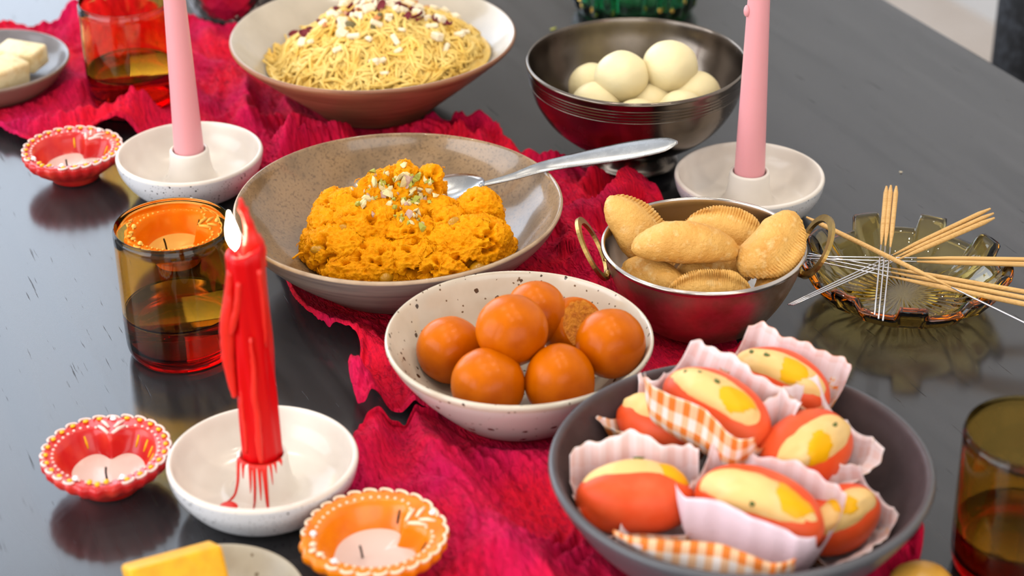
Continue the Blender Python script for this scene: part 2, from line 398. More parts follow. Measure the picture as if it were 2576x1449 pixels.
# ------------------------------------------------------------------ the setting
def struct(name, V, F, m, parent=None, smooth=False):
    o = ob(name, V, F, m, parent, smooth=smooth)
    if not parent: o.rotation_euler = (0, 0, ROT); o['kind'] = 'structure'
    return o
T = .12
def wall_with_hole(axis, c, a0, a1, h0, h1, z0, z1):
    """wall slab across the room; axis 'd' = plane at D=c, 'n' = plane at N=c; opening a (h0..h1) z (z0..z1)"""
    t = -T if c < 0 else T; lo, hi = min(c, c + t), max(c, c + t); P = []
    for (p, q, r, s) in ((a0, h0, FLOOR, CEIL), (h1, a1, FLOOR, CEIL), (h0, h1, FLOOR, z0), (h0, h1, z1, CEIL)):
        P.append(box(lo, hi, p, q, r, s) if axis == 'd' else box(p, q, lo, hi, r, s))
    return join(*P)
struct('floor', *box(D0 - T, D1 + T, N0 - T, N1 + T, FLOOR - .1, FLOOR), m_floor)
struct('ceiling', *box(D0 - T, D1 + T, N0 - T, N1 + T, CEIL, CEIL + .1), m_ceil)
struct('wall_back', *wall_with_hole('d', D0, N0 - T, N1 + T, -2.0, .5, -.2, 2.62), m_wall)
struct('wall_front', *wall_with_hole('d', D1, N0 - T, N1 + T, -1.9, .7, -.05, 1.75), m_wall)
struct('wall_left', *wall_with_hole('n', N0, D0, D1, -1.3, 1.3, -.05, 1.75), m_wall)
struct('wall_right', *box(D0, D1, N1, N1 + T, FLOOR, CEIL), m_wall)
def window(n, axis, c, h0, h1, z0, z1):
    lo, hi = c - .03, c + .03; parts = []; f = .06
    def bx(p, q, r, s, e=0): return box(lo - e, hi + e, p, q, r, s) if axis == 'd' else box(p, q, lo - e, hi + e, r, s)
    mid = (h0 + h1) / 2
    w = struct('window_%d' % n, *join(bx(h0, h0 + f, z0, z1), bx(h1 - f, h1, z0, z1), bx(h0, h1, z0, z0 + f), bx(h0, h1, z1 - f, z1), bx(mid - f / 2, mid + f / 2, z0, z1)), m_frame)
    lo, hi = c - .004, c + .004
    for (p, q) in ((h0 + f, mid - f / 2), (mid + f / 2, h1 - f)): struct('pane', *bx(p, q, z0 + f, z1 - f), m_pane, w)
window(1, 'd', D0 - .06, -2.0, .5, -.2, 2.62); window(2, 'n', N0 - .06, -1.3, 1.3, -.05, 1.75); window(3, 'd', D1 + .06, -1.9, .7, -.05, 1.75)

# ceiling downlights
def downlight(d, n, p=9):
    r = link('ceiling_downlight', None, loc=room(d, n, CEIL), label=None, cat='lamp', group='ceiling downlights')
    V, F = lathe([(.035, -.001), (.05, -.001), (.05, -.008), (.04, -.012), (.035, -.006), (.035, -.001)], 32); ob('trim_ring', V, F, m_frame, r)
    l = area('downlight_lamp', room(d, n, CEIL - .012), (0, 0, -1), .07, .07, p, (1, .9, .76), 'DISK'); return r
k = 0
for (d, n, lab) in ((-1.3, -.5, 'far end window side'), (-1.3, .7, 'far end wall side'), (0, -.6, 'middle window side'), (0, .55, 'middle wall side'), (1.0, -.5, 'near end window side'), (1.0, .7, 'near end wall side')):
    downlight(d, n)['label'] = 'round recessed ceiling downlight over the table, ' + lab

# table
table = link('dining_table', None, loc=(0, 0, FLOOR), rot=(0, 0, ROT), label='large black stained wooden dining table under all the dishes', cat='table')
TN1, TN0, TD0, TD1 = .4939, -.62, -1.3, .95
V, F = rbox(TD1 - TD0, TN1 - TN0, .034, .002, 2)
V = [(x + (TD0 + TD1) / 2, y + (TN0 + TN1) / 2, z - .017 + .75) for x, y, z in V]
ob('tabletop', V, F, m_table, table, smooth=False)
for x in (TD0 + .1, TD1 - .1):
    for y in (TN0 + .1, TN1 - .1):
        V, F = tube([(x, y, 0), (x, y, .35), (x, y, .715)], [.022, .03, .036], 16); ob('leg', V, F, m_wood_leg, table)

# chair beyond the far side of the table
chair = link('dining_chair', None, loc=room(-.198, .66, FLOOR), rot=(0, 0, ROT), label='charcoal boucle upholstered chair behind the far edge of the table', cat='chair')
V, F = rbox(.46, .44, .1, .03, 4); ob('seat', [(x, y - .02, z + .42) for x, y, z in V], F, m_uphol, chair)
V, F = rbox(.50, .09, .46, .035, 5)
V = [(x, y + .215 - 1.2 * max(0, abs(x) - .08) ** 2 + .12 * (z + .2), z + .66) for x, y, z in V]; ob('backrest', V, F, m_uphol, chair)
for s in (-1, 1):
    V, F = rbox(.06, .20, .42, .025, 4); ob('wing', [(x + s * .222, y + .145, z + .60) for x, y, z in V], F, m_uphol, chair)
for x in (-.19, .19):
    for y in (-.2, .17): V, F = tube([(x * 1.06, y * 1.05, 0), (x, y, .38)], [.011, .017], 12); ob('leg', V, F, m_wood_leg, chair)

# ------------------------------------------------------------------ crimson cloth runner
CL = [(-0.4281,0.2467),(-0.3772,0.2302),(-0.3345,0.2069),(-0.2798,0.2279),(-0.2374,0.1751),(-0.2022,0.1427),(-0.1886,0.1580),(-0.1748,0.0941),(-0.1558,0.0375),(-0.1426,-0.0075),(-0.1351,-0.0352),(-0.1193,-0.0621),(-0.0974,-0.0812),(-0.0916,-0.0973),(-0.0957,-0.1259),(-0.0933,-0.1452),(-0.0870,-0.1545),(-0.0667,-0.1499),(-0.0459,-0.1577),(-0.0659,-0.1672),(-0.0869,-0.1749),(-0.0886,-0.2017),(-0.0932,-0.2317),(-0.0962,-0.2640),(-0.0903,-0.3046),(-0.0815,-0.3458),(-0.0758,-0.3755)]
CR = [(-0.4722,0.4289),(-0.4003,0.4295),(-0.3563,0.4403),(-0.2649,0.4465),(-0.2098,0.4260),(-0.1535,0.3748),(-0.0985,0.2960),(-0.0605,0.2502),(-0.0337,0.2453),(-0.0100,0.2240),(0.0073,0.1888),(0.0383,0.1718),(0.0695,0.1710),(0.0888,0.1610),(0.0994,0.1085),(0.1071,0.0649),(0.1172,0.0262),(0.1268,-0.0106),(0.1354,-0.0506),(0.1394,-0.0828),(0.1567,-0.0895),(0.1759,-0.1160),(0.1910,-0.1712),(0.2019,-0.2407),(0.2110,-0.2756),(0.1999,-0.3128),(0.1855,-0.3501)]
# footprints of what stands on or beside the cloth: x, y, foot radius, slope of the free space above
FEET = [(-.072, .021, .058, .42), (-.102, .284, .046, .7), (.0885, .178, .036, 1.5), (.0035, -.141, .042, .7), (.117, -.043, .038, .75), (-.223, .143, .046, 1.6),
        (.1615, .102, .036, .65), (-.134, -.233, .036, .65), (.115, -.278, .056, .45), (-.288, .299, .037, 9), (-.309, .165, .02, .8), (-.070, -.296, .026, .8), (-.403, .322, .042, .6),
        (-.225, .485, .05, 9), (.202, -.3235, .016, 1), (.246, -.022, .055, .2)]
RIDGES = [([(.060, .066), (.070, .088), (.0790, .108), (.083, .118)], .050, .0075), ([(.087, .112), (.094, .100), (.098, .080)], .030, .006), ([(.036, .034), (.050, .026), (.066, .004)], .026, .0055), ([(.026, .060), (.046, .068), (.060, .050)], .028, .0055), ([(.05, .128), (.07, .14)], .018, .006), ([(.052, .010), (.064, -.012)], .018, .005), ([(.0276, .0723), (.040, .045), (.0493, .0117)], .018, .009), ([(.055, .075), (.045, .105), (.03, .125)], .014, .009),
          ([(-.1760, .1424), (-.172, .162), (-.1560, .180), (-.12, .198)], .036, .008), ([(-.3711, .2381), (-.30, .252), (-.2575, .2565)], .017, .011), ([(-.335, .42), (-.317, .436), (-.30, .43)], .035, .018),
          ([(-.138, -.0253), (-.118, -.062), (-.0955, -.0927)], .008, .006), ([(-.0900, -.122), (-.085, -.140)], .013, .010), ([(-.05, -.20), (.0, -.215)], .008, .012), ([(-.03, -.292), (.0213, -.300)], .014, .014),
          ([(.196, -.272), (.2051, -.283), (.2, -.31)], .012, .008), ([(-.24, .21), (-.18, .235), (-.12, .232)], .010, .008), ([(-.06, .225), (-.02, .205)], .012, .008), ([(.14, -.1), (.165, -.105)], .008, .007)]
def build_cloth():
    nu, nv = 640, 230
    def dense(L):
        L = np.array(L); S = spl(L, 24); t = np.linspace(0, len(S) - 1, nu); i = np.clip(t.astype(int), 0, len(S) - 2); f = (t - i)[:, None]; return S[i] * (1 - f) + S[i + 1] * f
    A, B = dense(CL), dense(CR)
    for E, sgn in ((A, -1), (B, 1)):
        nrm = B - A; nrm /= np.linalg.norm(nrm, axis=1)[:, None]
        w = fbm(np.c_[E * 34, np.zeros(nu)], 1, 2); E += nrm * (w * .004)[:, None]
    v = np.linspace(0, 1, nv); X = A[:, None, :] * (1 - v)[None, :, None] + B[:, None, :] * v[None, :, None]
    p3 = np.concatenate([X, np.zeros((nu, nv, 1))], -1)
    ang = math.atan2(D.y, D.x); u_ = X[..., 0] * math.cos(ang) + X[..., 1] * math.sin(ang); w_ = -X[..., 0] * math.sin(ang) + X[..., 1] * math.cos(ang)
    q = np.stack([u_, w_, 0 * u_], -1)
    warp = .02 * np.stack([fbm(p3, 14, 3), fbm(p3 + 5, 14, 3), 0 * u_], -1)
    qw = q + warp
    flow = fbm(p3, 7, 2); flow2 = fbm(p3 + 4, 19, 2)
    folds = (.5 + .5 * np.sin(2 * PI * (w_ * 19 + 1.5 * flow))) ** 1.5
    mid = .5 + .5 * np.sin(2 * PI * (w_ * 62 + u_ * 8 + 2.6 * flow2))
    crk = .5 + .5 * np.sin(2 * PI * (w_ * 170 + u_ * 12 + 3.2 * fbm(p3 + 8, 38, 2))); crk2 = .5 + .5 * fbm(p3 + 3, 260, 3)
    amp = .25 + .75 * np.clip(fbm(p3 + 2, 8, 2) * 2 + .5, 0, 1); amp2 = np.clip(fbm(p3 + 6, 16, 2) * 2 + .6, 0, 1)
    z = .0018 + .014 * folds * amp + .0042 * mid * amp2 + .0021 * crk * (.4 + .6 * amp2) + .0012 * crk2
    for pts, h, wd in RIDGES:
        S = spl(pts, 10); t = np.linspace(0, 1, len(S)); best = np.zeros((nu, nv))
        for (x, y), tt in zip(S, t):
            e = math.sin(PI * (.15 + .7 * tt)); r2 = ((X[..., 0] - x) ** 2 + (X[..., 1] - y) ** 2) / wd ** 2
            best = np.maximum(best, h * e * np.exp(-r2 ** .8))
        z = z + best * (.9 + .2 * (mid - .5) + .08 * (crk - .5))
    for (x, y, r, s) in FEET:
        dd = np.hypot(X[..., 0] - x, X[..., 1] - y) - r
        cap = .0012 + np.clip(dd - .003, 0, None) * s * .9
        z = np.minimum(z, cap + .0008 * crk * (dd > .006))
    d_edge = np.minimum(v, 1 - v)[None, :]; z = z * (1 + 0 * d_edge)
    # gathered edges roll up a little
    z += .0045 * np.exp(-((d_edge * np.linalg.norm(B - A, axis=1)[:, None] - .0025) / .0028) ** 2) * np.clip((z - .002) / .003, 0, 1)
    V = np.concatenate([X, z[..., None]], -1).reshape(-1, 3)
    idx = np.arange(nu * nv).reshape(nu, nv); F = np.stack([idx[:-1, :-1], idx[:-1, 1:], idx[1:, 1:], idx[1:, :-1]], -1).reshape(-1, 4)[:, ::-1]
    me = bpy.data.meshes.new('cloth_runner'); me.vertices.add(len(V)); me.vertices.foreach_set('co', V.ravel())
    me.loops.add(F.size); me.loops.foreach_set('vertex_index', F.ravel().astype(np.int32)); me.polygons.add(len(F)); me.polygons.foreach_set('loop_start', np.arange(0, F.size, 4, dtype=np.int32))
    me.update(calc_edges=True); me.polygons.foreach_set('use_smooth', [True] * len(F)); me.materials.append(m_cloth)
    ul = me.uv_layers.new(name='uv'); ul.data.foreach_set('uv', q[..., :2].reshape(-1, 2)[F.ravel()].ravel())
    o = link('cloth_runner', me, label='crinkled crimson gauze runner lying along the black table', cat='cloth')
    return o
build_cloth()
BZ = .0022        # dishes that stand on the cloth

# ------------------------------------------------------------------ bowls and plates
def bowl(name, outer, rim_r, inner, mats, loc, label, cat='bowl', n=128, wob=None, parts=6):
    """outer and inner are (r, z) from the foot up and from the rim down; mats = outside, rim, inside"""
    po, pi_ = spl(outer, parts), spl(inner, parts)
    prof = np.vstack([[(0, outer[0][1])], po, pi_, [(0, inner[-1][1])]])
    V, F = lathe(prof, n, wob)
    no = 1 + len(po) - 1; fm = []
    # faces come in rings of n
    rings = len(F) // n
    for k in range(rings): fm += [0 if k < no - 2 else (1 if k < no + 3 else 2)] * n
    return ob(name, V, F, mats, fm=fm[:len(F)], loc=loc, label=label, cat=cat)
uneven = lambda s, a0: (lambda r, z, a, k: (r * (1 + s * math.sin(2 * a + a0) + s * .6 * math.sin(3 * a + 1)), z * (1 + s * 1.2 * math.sin(2 * a + 2 + a0))))
bowl('serving_bowl', [(.052, 0), (.058, .001), (.064, .006), (.083, .021), (.098, .036), (.1040, .046), (.1048, .0485)], 0,
     [(.1040, .0498), (.1022, .0490), (.096, .038), (.080, .021), (.060, .0115), (.03, .0085)], [m_stone_out, m_stone_rim, m_stone_grey], (-.072, .021, BZ),
     'wide shallow grey brown stoneware bowl holding the orange halwa', wob=uneven(.006, 0))
bowl('serving_bowl', [(.040, 0), (.044, .001), (.050, .007), (.075, .028), (.097, .047), (.1050, .0545), (.1062, .057)], 0,
     [(.1052, .0585), (.1030, .0575), (.092, .046), (.070, .028), (.045, .013), (.02, .010)], [m_kheer_out, m_kheer_out, m_kheer_in], (-.102, .280, BZ),
     'flared brown clay bowl with cream glaze inside filled with vermicelli', wob=uneven(.006, 1))
bowl('footed_bowl', [(.030, 0), (.031, .002), (.0285, .006), (.027, .013), (.030, .0165), (.045, .022), (.060, .034), (.070, .049), (.0745, .062), (.0748, .064), (.07525, .0652), (.0752, .0664), (.0757, .0676), (.07565, .0688), (.0761, .07), (.07605, .0712), (.0765, .0724), (.07645, .0736), (.0772, .0775)], 0,
     [(.0766, .0792), (.0750, .078), (.072, .064), (.062, .042), (.045, .028), (.02, .023)], [m_pewter] * 3, (.0885, .178, .0026),
     'tarnished silver footed bowl with ringed rim holding white cheese balls')
bowl('speckled_bowl', [(.036, 0), (.040, .001), (.046, .006), (.061, .022), (.0715, .036), (.0760, .0445)], 0,
     [(.0757, .0465), (.0738, .0462), (.068, .035), (.057, .021), (.040, .0105), (.02, .008)], [m_gulab_out, m_gulab_bowl, m_gulab_bowl], (.0035, -.141, BZ),
     'white speckled ceramic bowl holding brown syrup balls', wob=uneven(.007, 2))
bowl('dark_bowl', [(.056, 0), (.060, .001), (.066, .007), (.083, .026), (.0940, .043), (.0975, .0505)], 0,
     [(.0962, .0530), (.0930, .0520), (.0895, .043), (.079, .024), (.060, .0095), (.03, .007)], [m_dark_rim, m_dark_rim, m_dark_in], (.115, -.278, BZ),
     'large matte charcoal bowl holding paper wrapped sweets', wob=uneven(.003, 2))
bowl('plate', [(.040, 0), (.044, .001), (.052, .008), (.060, .018), (.0622, .0215)], 0, [(.0615, .0232), (.0595, .0222), (.052, .0135), (.04, .0085), (.02, .0075)],
     [m_plate_out, m_plate_out, m_plate], (-.403, .322, BZ), 'grey stoneware plate with cream fudge at the left edge', cat='plate')
bowl('small_plate', [(.026, 0), (.029, .001), (.036, .009), (.0430, .0185), (.0443, .0205)], 0, [(.0437, .0216), (.0420, .0208), (.035, .012), (.026, .008), (.012, .0075)],
     [m_splate] * 3, (-.1465, -.3425, .0004), 'small beige speckled plate under the yellow fudge at the front', cat='plate')

# kadai with brass handles
kad = link('kadai_bowl', None, loc=(.117, -.043, BZ), label='steel kadai bowl with two brass loop handles full of pastries', cat='bowl')
po = spl([(.030, 0), (.034, .001), (.041, .006), (.051, .021), (.058, .037), (.0605, .048), (.0628, .0508)], 6); pi_ = spl([(.0622, .0520), (.0600, .0512), (.0572, .037), (.050, .021), (.036, .006), (.02, .003)], 6)
V, F = lathe(np.vstack([[(0, 0)], po, pi_, [(0, .0025)]]), 128); nr = len(F) // 128
ob('body', V, F, [m_steel_out, m_steel], kad, fm=sum([[0 if k < len(po) - 6 else 1] * 128 for k in range(nr)], []))
for s in (-1, 1):
    # flat oval ring, its long axis along the rim tangent, leaning outward
    n = 48; V = []; F = []
    for i in range(n):
        a = 2 * PI * i / n
        for (dr, dt) in ((-.0022, -.0011), (.0022, -.0011), (.0022, .0011), (-.0022, .0011)):
            ra, rb = .0225 + dr, .0180 + dr; t = ra * math.cos(a); h = rb * math.sin(a) + .0150
            V.append((s * (.0600 + .50 * h + dt * .85), t, .036 + .86 * h - dt * .5))
    for i in range(n):
        for k in range(4): F.append((i * 4 + k, i * 4 + (k + 1) % 4, ((i + 1) % n) * 4 + (k + 1) % 4, ((i + 1) % n) * 4 + k))
    hd = ob('handle', V, F, m_brass, kad, smooth=False); hd['label'] = 'brass loop handle'
    V, F = lathe([(0, 0), (.003, 0), (.003, .0015), (.0015, .003), (0, .0033)], 16)
    for t in (-.009, .009): ob('rivet', [(s * (.0575 + z), y + t, x + .036) for x, y, z in V], F, m_brass, hd)

# ------------------------------------------------------------------ candle holders and candles
def holder(loc, label, rz):
    pr = spl([(.028, 0), (.033, .0008), (.041, .006), (.0485, .017), (.0508, .0255), (.0505, .028)], 6)
    pin = spl([(.0492, .0288), (.0478, .0275), (.045, .018), (.038, .0095), (.026, .0065), (.0185, .0080), (.0150, .0165), (.0137, .0275), (.0132, .0300), (.0120, .0308)], 6)
    ph = spl([(.0112, .0300), (.0110, .026), (.0110, .016)], 3)
    prof = np.vstack([[(0, 0)], pr, pin, ph, [(0, .0155)]]); n = 112; V, F = lathe(prof, n, uneven(.004, rz))
    fm = sum([[0 if k < len(pr) - 4 else 1] * n for k in range(len(F) // n)], [])
    return ob('candle_holder', V, F, [m_holder_out, m_holder], fm=fm, loc=loc, rot=(0, 0, rz), label=label, cat='candle holder', group='white speckled candle holders')
holder((-.223, .143, .0022), 'white speckled candle holder under the left pink candle', .4)
holder((.1615, .102, .0010), 'white speckled candle holder under the right pink candle', 2.1)
holder((-.134, -.233, .0022), 'white speckled candle holder with spilled red wax under the red candle', 4.0)
def taper(loc, r0, r1, h, label, lump=None):
    root = link('taper_candle', None, loc=loc, label=label, cat='candle', group='pink taper candles')
    zs = np.linspace(0, h, 16); V, F = lathe(np.vstack([[(0, 0)], np.c_[r0 + (r1 - r0) * zs / h, zs], [(r1 * .6, h + .004), (0, h + .006)]]), 48)
    ob('wax_body', V, F, m_wax_pink, root)
    V, F = tube([(0, 0, h + .004), (.001, 0, h + .010), (.0005, .001, h + .017)], .0008, 8); ob('wick', V, F, m_wick, root)
    if lump:
        sv, sf = ico(2); ob('wax_drip', sv * (.0022, .0028, .0042) + lump, sf, m_wax_pink, root)
taper((-.223, .143, .0180), .0107, .0050, .215, 'pale pink taper candle in the left holder')
taper((.1615, .102, .0166), .0107, .0053, .215, 'pale pink taper candle with a wax drop in the right holder', (-.0076, -.002, .131))

def red_candle():
    root = link('burning_candle', None, loc=(-.134, -.233, .0180), label='red candle melting unevenly with a lit flame', cat='candle')
    zt = .137
    prof = [(0, 0), (.0103, 0)] + [(.0103 - .0006 * t, zt * t) for t in np.linspace(.03, 1, 30)] + [(.0085, zt + .0012), (.0065, zt + .0005), (.004, zt - .003), (0, zt - .004)]
    def wob(r, z, a, k):
        g = .00045 * math.sin(5 * a + 2 * math.sin(z * 40)) + .0004 * math.sin(9 * a + z * 60)
        if z > zt - .004: return r + g, z + .0035 * max(0, math.cos(a - .2)) - .002 * max(0, -math.cos(a - .2))
        return r + (g if r > .005 else 0), z
    V, F = lathe(prof, 64, wob); ob('wax_body', V, F, m_wax_red, root)
    # wall of wax left standing on the right of the flame
    pts = spl([(.0045, .002, .128), (.0048, .002, .137), (.0040, .001, .146), (.0025, .0, .154), (.0005, 0, .161), (.0, 0, .1665)], 6)
    V, F = tube(pts, np.interp(np.linspace(0, 1, len(pts)), [0, .3, .5, .7, .9, 1], [.0060, .0050, .0030, .0024, .0018, .0010]), 16)
    V = np.array(V); V[:, 1] = V[:, 1] * .8; V += (.0011 * fbm(V, 300, 2))[:, None]
    ob('wax_spire', V, F, m_wax_drip, root)
    def drip(pts, rr):
        S = spl(pts, 6); V, F = tube(S, np.interp(np.linspace(0, 1, len(S)), np.linspace(0, 1, len(rr)), rr), 12)
        V = np.array(V); V += .0005 * np.stack([fbm(V + k * 3, 260, 2) for k in range(3)], 1); ob('wax_drip', V, F, m_wax_drip, root)
    drip([(-.0075, -.005, .128), (-.0088, -.005, .118), (-.0100, -.0055, .108), (-.0115, -.005, .098), (-.0122, -.004, .086), (-.0125, -.003, .072), (-.0118, -.003, .062), (-.0115, -.003, .052)], [.0016, .0022, .0030, .0036, .0038, .0034, .0026, .0014])
    drip([(-.0030, -.0095, .124), (-.0045, -.0095, .112), (-.0075, -.0085, .100), (-.0095, -.007, .092)], [.0012, .0018, .002, .0012])
    drip([(.0005, -.0102, .092), (.001, -.0104, .075), (.0, -.0106, .058), (.001, -.0106, .045), (.0006, -.0108, .03), (.001, -.0110, .016)], [.0008, .0013, .0018, .0016, .002, .0012])
    drip([(.0072, -.0068, .13), (.0078, -.0068, .11), (.0078, -.0070, .085)], [.0014, .0012, .0006])
    drip([(-.007, -.0075, .06), (-.0068, -.0078, .04), (-.0066, -.008, .02)], [.0006, .0012, .0009])
    # wax spilled over the socket of the holder
    prof = spl([(.0113, .0150), (.0122, .0151), (.0133, .0143), (.0138, .0117), (.0144, .0060), (.0151, .0007), (.0166, -.0050), (.0187, -.0078), (.0225, -.0091)], 8)
    na, nj = 120, 26; V = []; F = []; fingers = ((-2.62, 1.0, .10), (-2.30, .42, .10), (-1.95, .62, .07), (-1.78, .95, .06), (-1.58, .72, .07), (-1.38, 1.0, .09), (-1.12, .5, .05), (-.92, .34, .06), (-.62, .26, .08))
    for side in (0, 1):
        for i in range(na + 1):
            a = -2.85 + 2.45 * i / na; T_ = .16 + max(h * math.exp(-((a - c) / w) ** 2) for c, h, w in fingers) * .84
            T_ *= min(1, i / 6 + .1, (na - i) / 6 + .1)
            for j in range(nj + 1):
                t = T_ * j / nj * (len(prof) - 1); k = min(int(t), len(prof) - 2); f = t - k; r, z = prof[k] * (1 - f) + prof[k + 1] * f
                off = (-.0004 if side else .0007 * (1 - (j / nj) ** 4) * min(1, 8 * T_)); V.append(((r + off) * math.cos(a), (r + off) * math.sin(a), z + off * .3))
    n1 = (na + 1) * (nj + 1)
    for side in (0, 1):
        for i in range(na):
            for j in range(nj): q = side * n1 + i * (nj + 1) + j; g = (q, q + 1, q + nj + 2, q + nj + 1); F.append(g if side else g[::-1])
    for i in range(na):
        for j in (0, nj): q = i * (nj + 1) + j; F.append((q, q + nj + 1, n1 + q + nj + 1, n1 + q))
    ob('wax_spill', V, F, m_wax_drip, root)
    sv, sf = ico(3)
    for (x, y, rx, ry) in ((-.0175, -.0145, .0050, .0042), (-.0030, -.0220, .0085, .0038), (.0160, -.0155, .0026, .0018)):
        V = sv * (rx, ry, .0011); V = V * (1 + .25 * fbm(V, 300, 2))[:, None] + (x, y, -.0092); ob('wax_puddle', V, sf, m_wax_drip, root)
    V, F = tube([(-.004, 0, zt - .005), (-.0042, 0, zt), (-.0048, 0, zt + .004)], .0006, 8); ob('wick', V, F, m_wick, root)
    fl = spl([(.0003, 0), (.0022, .003), (.0032, .007), (.0029, .012), (.0016, .017), (.0004, .0215)], 5)
    V, F = lathe(np.vstack([[(0, -.0005)], fl, [(0, .022)]]), 24); ob('flame', [(x - .0048 - .08 * z, y, z + zt + .0005) for x, y, z in V], F, m_flame, root)
red_candle()

# ------------------------------------------------------------------ diya lamps
def diya(loc, ang, R, clay, pipe, label, dots, mark):
    root = link('clay_diya', None, loc=loc, rot=(0, 0, ang), label=label, cat='oil lamp', group='heart shaped clay diya lamps')
    wrap = lambda a: (a + PI) % (2 * PI) - PI
    rin = lambda a: R * (.735 + .06 * math.exp(-(wrap(a) / .4) ** 2) - .32 * math.exp(-(wrap(a - PI) / .34) ** 2))
    rout = lambda a: R * (.95 + .07 * math.exp(-(wrap(a) / .38) ** 2) - .05 * math.exp(-(wrap(a - PI) / .22) ** 2))
    NS = 26; scal = lambda a: 1 + .022 * math.cos(NS * a)
    n = 180; rows = []; V = []; F = []
    def prof(a):
        o, i, s = rout(a), rin(a), scal(a)
        return [(.40 * R, 0), (.46 * R, .0012), (.50 * o, .004), (.72 * o, .0095), (.93 * o * s, .0155), (1.0 * o * s, .0190), (1.005 * o * s, .0215), (.985 * o * s, .0235), (.93 * o, .0236), (max(i * 1.12, .0), .0228), (i * 1.05, .0230), (i * 1.0, .0224), (i * .93, .0185), (i * .80, .0115), (i * .62, .0070), (i * .25, .0060)]
    m = len(prof(0)); V.append((0, 0, 0))
    for k in range(n):
        a = 2 * PI * k / n
        for (r, z) in prof(a): V.append((r * math.cos(a), r * math.sin(a), z))
    top = len(V); V.append((0, 0, .006))
    for k in range(n):
        k2 = (k + 1) % n; A, B = 1 + k * m, 1 + k2 * m
        F.append((0, B, A)); F.append((A + m - 1, B + m - 1, top))
        for j in range(m - 1): F.append((A + j, B + j, B + j + 1, A + j + 1))
    ob('clay_body', V, F, clay, root)
    # wax pool
    V = [(0, 0, .0098)] + [(rin(2 * PI * k / 90) * f * math.cos(2 * PI * k / 90), rin(2 * PI * k / 90) * f * math.sin(2 * PI * k / 90), z) for (f, z) in ((.72, .0098), (.775, .0102), (.70, .0088)) for k in range(90)]
    F = [(0, 1 + k, 1 + (k + 1) % 90) for k in range(90)] + [(1 + r * 90 + k, 91 + r * 90 + k, 91 + r * 90 + (k + 1) % 90, 1 + r * 90 + (k + 1) % 90) for r in (0, 1) for k in range(90)] + [tuple(range(181, 271))]
    ob('wax_pool', V, F, m_wax_white, root)
    w = .2 * R
    V, F = tube([(w, 0, .0094), (w + .0006, 0, .0145), (w + .0014, .0006, .0180)], .0006, 8); ob('wick', V, F, m_wick, root)
    # raised bead border round the pool
    sv, sf = ico(1); bead = new_mesh('bead', sv * (.00095, .00095, .0008), sf, pipe)
    for k in range(44):
        a = 2 * PI * (k + .5) / 44
        if abs(wrap(a - PI)) < .30: continue
        r = rin(a) * 1.07; link('bead', bead, root, (r * math.cos(a), r * math.sin(a), .0232))
    # piped scallops along the edge
    arc = [(.0017 * math.cos(t), .0032 * math.sin(t), .0005 * math.sin(t * 1)) for t in np.linspace(-PI * .55, PI * .55, 8)]
    V, F = tube(arc, .00075, 6); loop = new_mesh('piping', V, F, pipe); dot = new_mesh('dot', sv * (.0015, .0019, .0008), sf, dots)
    for k in range(NS):
        a = 2 * PI * k / NS
        if abs(wrap(a)) < .28: continue
        r = rout(a) * .955; link('piping', loop, root, (r * math.cos(a), r * math.sin(a), .0238), (0, 0, a))
        if dots != pipe: link('dot', dot, root, (r * .968 * math.cos(a), r * .968 * math.sin(a), .0240), (0, 0, a))
    # strokes at the cusp, blobs at the spout, rhinestones
    for (x0, y0, x1, y1) in ((-.66, .20, -.46, .03), (-.66, -.20, -.46, -.03), (-.80, .17, -.62, .04), (-.80, -.17, -.62, -.04)):
        V, F = tube([(x0 * R, y0 * R, .0232), ((x0 + x1) / 2 * R, (y0 + y1) / 2 * R, .0238), (x1 * R, y1 * R, .0232)], [.0008, .0011, .0008], 8); ob('stroke', V, F, pipe, root)
    for (x, y) in ((.84, .12), (.84, -.12), (.90, 0)): V = sv * (.0024, .0017, .0009) + (x * R, y * R, .0240); ob('enamel_blob', V, sf, dots if dots != pipe else pipe, root)
    gv, gf = lathe([(0, 0), (.0017, 0), (.0019, .0006), (.0012, .0016), (0, .0017)], 10)
    for (x, y) in ((-.84, 0), (.74, .34), (.74, -.34)): ob('rhinestone', [(p[0] + x * R, p[1] + y * R, p[2] + .0234) for p in gv], gf, m_gem, root, smooth=False)
    # strokes painted on the inner wall beside the wick
    for t in (2.2, 2.5, 1.9, 1.6, -2.5):
        a = t; i = rin(a); V, F = tube([(i * .945 * math.cos(a), i * .945 * math.sin(a), .0195), (i * .885 * math.cos(a), i * .885 * math.sin(a), .0160), (i * .825 * math.cos(a), i * .825 * math.sin(a), .0130)], [.0005, .0008, .0005], 6); ob('painted_stroke', V, F, mark, root)
diya((-.309, .165, .0006), math.radians(-118), .0365, m_clay_red, m_pipe_red, 'red heart shaped clay diya on the table beside the left pink candle holder', m_yellow, m_yellow)
diya((-.2208, -.216, .0006), math.radians(-88), .0365, m_clay_red, m_pipe_red, 'red heart shaped clay diya beside the red candle holder', m_yellow, m_yellow)
diya((-.0705, -.296, BZ + .001), math.radians(-152), .0385, m_clay_or, m_pipe, 'orange heart shaped clay diya on the cloth at the front', m_pipe, m_dark_enamel)
diya((-.219, .041, .0006), math.radians(-160), .0360, m_clay_or, m_pipe, 'orange heart shaped clay diya behind the amber tumbler', m_pipe, m_dark_enamel)

